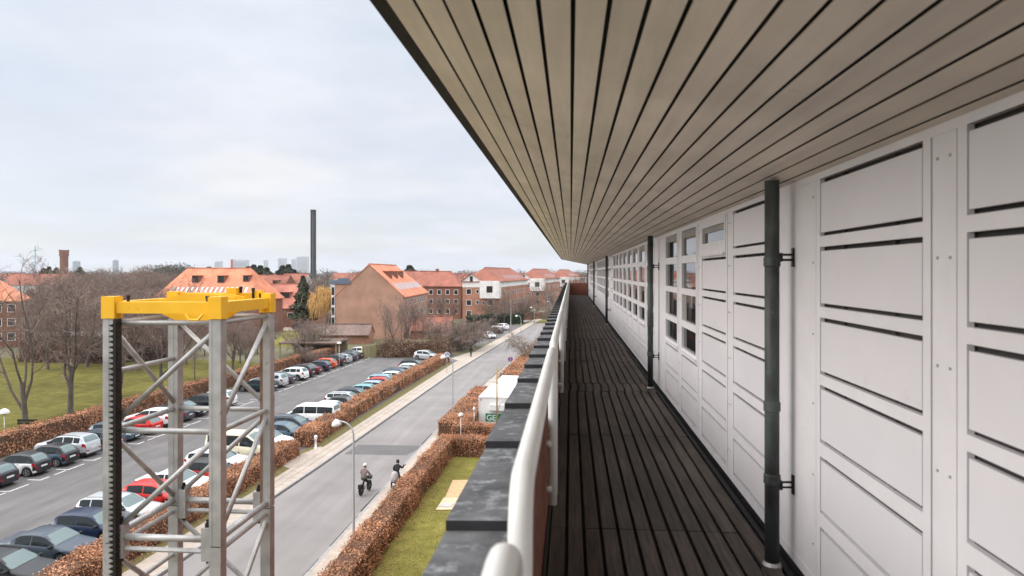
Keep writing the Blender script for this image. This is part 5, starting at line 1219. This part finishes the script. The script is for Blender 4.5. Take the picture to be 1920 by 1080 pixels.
for (x, y) in ((.05, .2), (.05, 2.3), (.05, 4.4)): m.tube([(x, y, 2.6), (x, y, 3.0)], .02, 6)
m.tube([(.05, .2, 2.98), (.05, 4.4, 2.98)], .02, 6); m.build('roof_guard', M['galv'], b2)
pl = empty('timber_pole', (-6.45, 59.6, 0), 0, label='tall yellowish timber pole with cables in front of the white container', cat='pole')
m = MB(); m.tube([(0, 0, 0), (0, 0, 5.6)], [.075, .065], 8); m.build('post', M['pole_wood'], pl, smooth=True); m = MB(); m.tube([(0, 0, 5.6), (0, 0, 5.75)], [.02, .02], 6); m.build('tip', M['galv'], pl)
for dz in (0, .16):
    m = MB(); m.tube([(.05, -.08, .2), (.05, -.09, 1.6 - dz), (.25, -.09, 2.5 - dz), (.9, -.05, 3.0 - dz), (2.0, 0, 3.1 - dz), (3.6, .1, 3.0 - dz)], .022, 6); m.build('cable', M['lampgrey'], pl, smooth=True)
# manhole and gully grates on the road
for (px, py, lab) in ((828, 803, 'round iron manhole cover in the road beside the curved lamp'), (700, 955, 'iron gully grate by the right kerb near the cyclists')):
    o = MB(); o.lathe([(.34, 0), (.34, .012), (.28, .012), (.28, .008), (.05, .008)], 20); q = o.build('manhole_cover', M['crack']); q.location = ground(px, py) + Vector((0, 0, .0085)); tag(q, lab, 'manhole cover')

# ------------------------------------------------------------------ people and bicycles
def skin_body(name, V, E_, Rr, mat, sub=2):
    me = bpy.data.meshes.new(name); me.from_pydata(V, E_, []); o = bpy.data.objects.new(name, me); COL.objects.link(o)
    md = o.modifiers.new('s', 'SKIN'); md.use_smooth_shade = True
    for i, r in enumerate(Rr): me.skin_vertices[0].data[i].radius = (r, r) if not isinstance(r, tuple) else r
    me.skin_vertices[0].data[0].use_root = True
    sd_ = o.modifiers.new('u', 'SUBSURF'); sd_.levels = sub
    dg = bpy.context.evaluated_depsgraph_get(); m2 = bpy.data.meshes.new_from_object(o.evaluated_get(dg)); bpy.data.objects.remove(o)
    for p in m2.polygons: p.use_smooth = True
    m2.materials.clear()
    for k in (mat if isinstance(mat, (list, tuple)) else [mat]): m2.materials.append(k)
    return m2
M['skin'] = pm('skin', (.52, .30, .22), .6, .05); M['hair'] = pm('dark hair', (.025, .017, .013), .7, .2)
M['coat_brown'] = pm('brown quilted jacket', (.17, .125, .12), .85, .12, 8); M['coat_black'] = pm('black jacket', (.012, .012, .014), .8, .2, 8); M['trouser'] = pm('dark trousers', (.018, .018, .024), .85, .2, 8)
M['greybag'] = pm('pale grey cloth', (.42, .39, .40), .85, .1, 5); M['shoe'] = pm('dark shoes', (.02, .018, .016), .6, .2); M['helmet'] = pm('white helmet', (.74, .73, .72), .35, .04)
M['green'] = pm('dark green cloth', (.03, .06, .045), .85, .2, 5)
def person(loc, rz, label, J, coat, legs, helmet=None, hair='hair', group=None, hoodspot=False):
    """one continuous skinned body; J gives the joints, local +y is ahead"""
    root = empty('person', loc, rz, label=label, cat='person', group=group)
    V = [J['hip'], J['waist'], J['chest'], J['neck'], J['headb'], J['head']]; E_ = [(0, 1), (1, 2), (2, 3), (3, 4), (4, 5)]
    Rr = [(.155, .12), (.155, .12), (.185, .13), (.075, .075), (.085, .095), (.088, .10)]
    for s in ('l', 'r'):
        b = len(V); V += [J['sh' + s], J['el' + s], J['wr' + s], J['ha' + s]]; E_ += [(2, b), (b, b + 1), (b + 1, b + 2), (b + 2, b + 3)]; Rr += [.078, .058, .045, .036]
        b = len(V); V += [J['th' + s], J['kn' + s], J['an' + s], J['to' + s]]; E_ += [(0, b), (b, b + 1), (b + 1, b + 2), (b + 2, b + 3)]; Rr += [.10, .075, .052, (.045, .03)]
    me = skin_body('body', V, E_, Rr, [M[coat], M[legs], M['skin'], M['shoe']])
    hipz = J['hip'][2] + .03
    hands = [Vector(J['hal']), Vector(J['har'])]; hd_ = Vector(J['head']); nk = J['neck'][2] + .03; toes = [(Vector(J['to' + s]) + Vector(J['an' + s])) / 2 for s in 'lr']
    for p in me.polygons:
        c = p.center
        if min((c - q).length for q in hands) < .085 or c.z > nk: p.material_index = 2
        elif min((c - q).length for q in toes) < .14: p.material_index = 3
        elif c.z < hipz: p.material_index = 1
    link('body', me, root)
    for s, q in zip((-1, 1), ('l', 'r')):      # fingers curled round the bar
        m = MB(); h = Vector(J['ha' + q])
        for k in range(4):
            o = h + Vector(((k - 1.5) * .02, .02, 0)); m.tube([o, o + Vector((0, .04, -.012)), o + Vector((0, .045, -.045)), o + Vector((0, .02, -.06 - .004 * (k % 2)))], [.0105, .010, .009, .008], 6)
        o = h + Vector((-.03 * s, 0, -.01)); m.tube([o, o + Vector((-.01 * s, .03, -.03)), o + Vector((.0, .04, -.05))], [.011, .010, .008], 6); m.build('fingers', M['skin'], root, smooth=True)
    m = MB(); nose = hd_ + Vector((0, .10, -.02)); m.tube([hd_ + Vector((0, .085, .02)), nose], [.008, .015], 6)
    for sx in (-.035, .035): m.lathe([(.002, -.012), (.012, 0), (.002, .012)], 8, 1, Matrix.Translation(hd_ + Vector((sx, .088, .025))))
    m.tube([hd_ + Vector((-.025, .09, -.06)), hd_ + Vector((.025, .09, -.06))], .007, 6, 2)
    for sx in (-.092, .092): m.lathe([(.004, -.03), (.02, 0), (.004, .03)], 8, 0, Matrix.Translation(hd_ + Vector((sx, 0, 0))))
    m.build('face', [M['skin'], M['hair'], M['signred']], root, smooth=True)
    m = MB(); T_ = Matrix.Translation(hd_ + Vector((0, -.012, .012))) @ Matrix.Scale(1.16, 4, (0, 1, 0))
    if helmet:
        m.lathe([(.112, .0), (.125, .02), (.118, .07), (.09, .115), (.04, .14), (.004, .145)], 18, 0, T_); m.build('helmet', M[helmet], root, smooth=True)
        m = MB(); m.lathe([(.07, -.10), (.096, -.06), (.10, .0), (.09, .02)], 14, 0, Matrix.Translation(hd_ + Vector((0, -.028, .0)))); m.build('hair', M[hair], root, smooth=True)
    else:
        m.lathe([(.07, -.13), (.098, -.08), (.106, 0), (.104, .05), (.08, .10), (.03, .125), (.004, .13)], 18, 0, Matrix.Translation(hd_ + Vector((0, -.022, .0)))); m.build('hair', M[hair], root, smooth=True)
    return root
def bicycle(loc, rz, label, frame='black', tail='box', group=None):
    root = empty('bicycle', loc, rz, label=label, cat='bicycle', group=group); wr = .34
    for y in (-.53, .53):
        X = Matrix.Translation((0, y, wr)) @ Matrix.Rotation(R(90), 4, 'Y'); m = MB()
        m.lathe([(wr - .030, -.012), (wr - .01, -.014), (wr, 0), (wr - .01, .014), (wr - .030, .012)], 28, M=X); wh = m.build('wheel', M['tyre'], root, smooth=True)
        m = MB()
        for k in range(14): a = k * math.pi / 7; m.tube([X @ Vector((0, 0, .02 * (-1) ** k)), X @ Vector((math.cos(a) * (wr - .03), math.sin(a) * (wr - .03), 0))], .0025, 4)
        m.tube([(-.05, y, wr), (.05, y, wr)], .02, 8); m.build('spokes', M['galv'], wh)
        m = MB(); pts = [(0, y + (wr + .03) * math.cos(a), wr + (wr + .03) * math.sin(a)) for a in [R(q) for q in (range(20, 181, 20) if y < 0 else range(40, 161, 20))]]; m.tube(pts, .011, 6); m.build('mudguard', M['black'], root, smooth=True)
    bb = (0, -.08, .29); st_ = (0, -.22, .78); hd_ = (0, .36, .82); hl = (0, .38, .66)
    m = MB()
    for a, b in ((bb, st_), (bb, hl), (st_, (0, .35, .76)), (hl, hd_), (bb, (0, -.53, wr)), (st_, (0, -.53, wr)), (hl, (0, .53, wr))): m.tube([a, b], .017, 8)
    m.tube([st_, (0, -.25, .92)], .014, 8); m.tube([hd_, (0, .34, 1.02)], .013, 8); m.build('frame', M[frame], root, smooth=True)
    m = MB(); m.tube([(-.30, .12, 1.03), (-.27, .24, 1.05), (-.10, .34, 1.03), (.10, .34, 1.03), (.27, .24, 1.05), (.30, .12, 1.03)], .012, 8); m.build('handlebar', M['galv'], root, smooth=True)
    m = MB(); m.lathe([(.02, 0), (.11, .015), (.12, .04), (.07, .06)], 12, M=Matrix.Translation((0, -.27, .91)) @ Matrix.Scale(1.25, 4, (0, 1, 0))); m.build('saddle', M['black'], root, smooth=True)
    m = MB(); m.tube([(0, -.08, .29), (.09, -.08, .29)], .012, 6); m.tube([(.08, -.08, .29), (.09, .06, .20)], .01, 6); m.tube([(-.08, -.08, .29), (-.09, -.22, .38)], .01, 6); m.tube([(-.08, -.08, .29), (0, -.08, .29)], .012, 6)
    m.cbox((.13, .07, .20), (.10, .09, .025)); m.cbox((-.13, -.23, .38), (.10, .09, .025)); m.build('pedals', M['galv'], root)
    m = MB()
    for s in (-.06, .06): m.tube([(s, -.30, .72), (s, -.80, .70)], .008, 6); m.tube([(s, -.78, .70), (s, -.53, wr)], .006, 6)
    m.build('carrier', M['black'], root); return root
def riding(reach=.10):
    return dict(hip=(0, -.25, 1.0), waist=(0, -.22, 1.18), chest=(0, -.13, 1.42), neck=(0, -.07, 1.58), headb=(0, -.04, 1.66), head=(0, -.02, 1.75),
        shl=(-.19, -.12, 1.46), ell=(-.30, .02, 1.24), wrl=(-.30, .13, 1.08), hal=(-.29, .17, 1.07), shr=(.19, -.12, 1.46), elr=(.30, .02, 1.24), wrr=(.30, .13, 1.08), har=(.29, .17, 1.07),
        thl=(-.10, -.20, .97), knl=(-.12, .12, .78), anl=(-.12, -.20, .46), tol=(-.13, -.10, .42), thr=(.10, -.20, .97), knr=(.12, .16, .62), anr=(.12, .04, .28), tor=(.13, .16, .24))
GCy = 'riders on the street'
p = ground(685, 925); hz_ = -TH + R(-8)
bicycle(p + Vector((0, 0, .01)), hz_, 'black bicycle under the rider with the white helmet', tail='bag')
person(p + Vector((0, 0, .01)), hz_, 'person in brown quilted jacket and white helmet riding away on a bicycle', riding(), 'coat_brown', 'trouser', 'helmet')
m = MB(); m.box((-.15, -.70, .46), (-.08, -.48, .70)); q = m.build('pannier_bag', M['black']); q.location = p; q.rotation_euler.z = hz_; tag(q, 'black pannier bag hanging on the left of the first bicycle', 'bag')
m = MB(); m.box((-.16, .42, .80), (.16, .66, 1.0)); q = m.build('bicycle_basket', M['green']); q.location = p; q.rotation_euler.z = hz_; tag(q, 'dark basket at the handlebar of the bicycle with the white helmeted rider', 'basket')
p = ground(746, 919); hz2 = -TH + R(-2)
bicycle(p + Vector((0, 0, .01)), hz2, 'black bicycle close to the right hedge under the rider in black')
Jb = riding(); Jb = {k: (v[0], v[1] + .02, v[2] + (.10 if v[2] > .9 else 0)) for k, v in Jb.items()}
Jb.update(har=(.40, .22, 1.62), wrr=(.37, .17, 1.60), elr=(.31, .02, 1.42))
person(p + Vector((0, 0, .01)), hz2, 'person in black jacket with dark hair riding close to the right hedge, one arm raised', Jb, 'coat_black', 'trouser', None)
m = MB(); m.lathe([(.14, 0), (.235, .03), (.25, .25), (.22, .48), (.15, .60), (.04, .64)], 16, M=Matrix.Translation((0, -.62, .74)) @ Matrix.Scale(.8, 4, (0, 1, 0))); q = m.build('grey_bag', M['greybag'], smooth=True); q.location = p; q.rotation_euler.z = hz2; tag(q, 'large pale grey bag strapped behind the rider in black', 'bag')
m = MB(); m.box((-.20, -.80, .36), (-.09, -.44, .72)); m.box((.09, -.80, .36), (.20, -.44, .72)); m.cbox((0, -.83, .62), (.15, .03, .15), 1); m.cbox((0, -.84, .44), (.30, .02, .10), 2); q = m.build('saddle_bag', [M['black'], M['signwhite'], M['zinc']]); q.location = p; q.rotation_euler.z = hz2; tag(q, 'black double saddle bag with a white reflector under the grey bag', 'bag')
p = ground(883, 671) + Vector((0, 0, .11))
Jw = dict(hip=(0, 0, .95), waist=(0, 0, 1.12), chest=(0, .02, 1.38), neck=(0, .03, 1.54), headb=(0, .05, 1.62), head=(0, .06, 1.71), shl=(-.19, .02, 1.43), ell=(-.25, .0, 1.15), wrl=(-.22, .16, .98), hal=(-.21, .2, .95), shr=(.19, .02, 1.43), elr=(.25, -.04, 1.15), wrr=(.24, .04, .92), har=(.24, .06, .86),
    thl=(-.1, .02, .92), knl=(-.1, .2, .52), anl=(-.1, .24, .09), tol=(-.1, .36, .05), thr=(.1, 0, .92), knr=(.1, -.02, .50), anr=(.1, -.24, .13), tor=(.1, -.14, .06))
person(p, -TH, 'person in dark coat walking away on the left footway past the hedge end', Jw, 'coat_black', 'green', None)
# ------------------------------------------------------------------ grass blades on the near lawn
n = 26000; gy = rng.uniform(0, 1, n) ** 1.3 * 26 + 22; gx = rng.uniform(-9.2, -1.0, n)
s = rng.uniform(.02, .05, n); a = rng.uniform(0, 2 * math.pi, n); b = np.stack([gx, gy, np.full(n, .02)], 1); dx = np.stack([np.cos(a) * .02, np.sin(a) * .02, np.zeros(n)], 1)
tip = b + np.stack([rng.normal(0, .03, n), rng.normal(0, .03, n), s], 1); v = np.stack([b - dx, b + dx, tip], 1).reshape(-1, 3)
tag(link('lawn_grass', mesh_np('lawn_grass', v, np.arange(3 * n).reshape(n, 3), M['blade'])), 'short yellow green winter grass on the lawn below the balcony', 'grass', kind='stuff')
# fallen leaves along the hedge feet
n = 2600; t = rng.uniform(0, 1, n); side = rng.integers(0, 3, n)
gx = np.where(side == 0, -9.1 + np.abs(rng.normal(0, .5, n)), np.where(side == 1, -20.6 + np.abs(rng.normal(0, .35, n)), -11.2 + rng.normal(0, .3, n))); gy = 22 + t * 30; gx = np.where(side == 1, gx + (gy - 50) * 0.03, gx)
P_ = np.stack([gx, gy, np.where(side == 2, .114, .05)], 1); v, f = leaf_quads(P_, np.tile([0, 0, 1.0], (n, 1)), .04, .25)
tag(link('fallen_leaves', mesh_np('fallen_leaves', v, f, M['beech'])), 'dry brown leaves fallen at the foot of the hedges', 'leaves', kind='stuff')

# ------------------------------------------------------------------ thin winter haze: one closed box of air round the camera and the whole scene
m = bpy.data.materials.new('haze'); m.use_nodes = True; t = m.node_tree; t.nodes.clear()
o_ = t.nodes.new('ShaderNodeOutputMaterial'); v_ = t.nodes.new('ShaderNodeVolumePrincipled'); v_.inputs['Color'].default_value = (.86, .90, .97, 1); v_.inputs['Density'].default_value = 0.00008; v_.inputs['Anisotropy'].default_value = 0.2
t.links.new(v_.outputs[0], o_.inputs['Volume'])
hz_box = MB(); hz_box.box((-4200, -420, -1.5), (4200, 7200, 120)); tag(hz_box.build('haze', m), 'thin pale winter haze over the town', 'haze', kind='stuff')
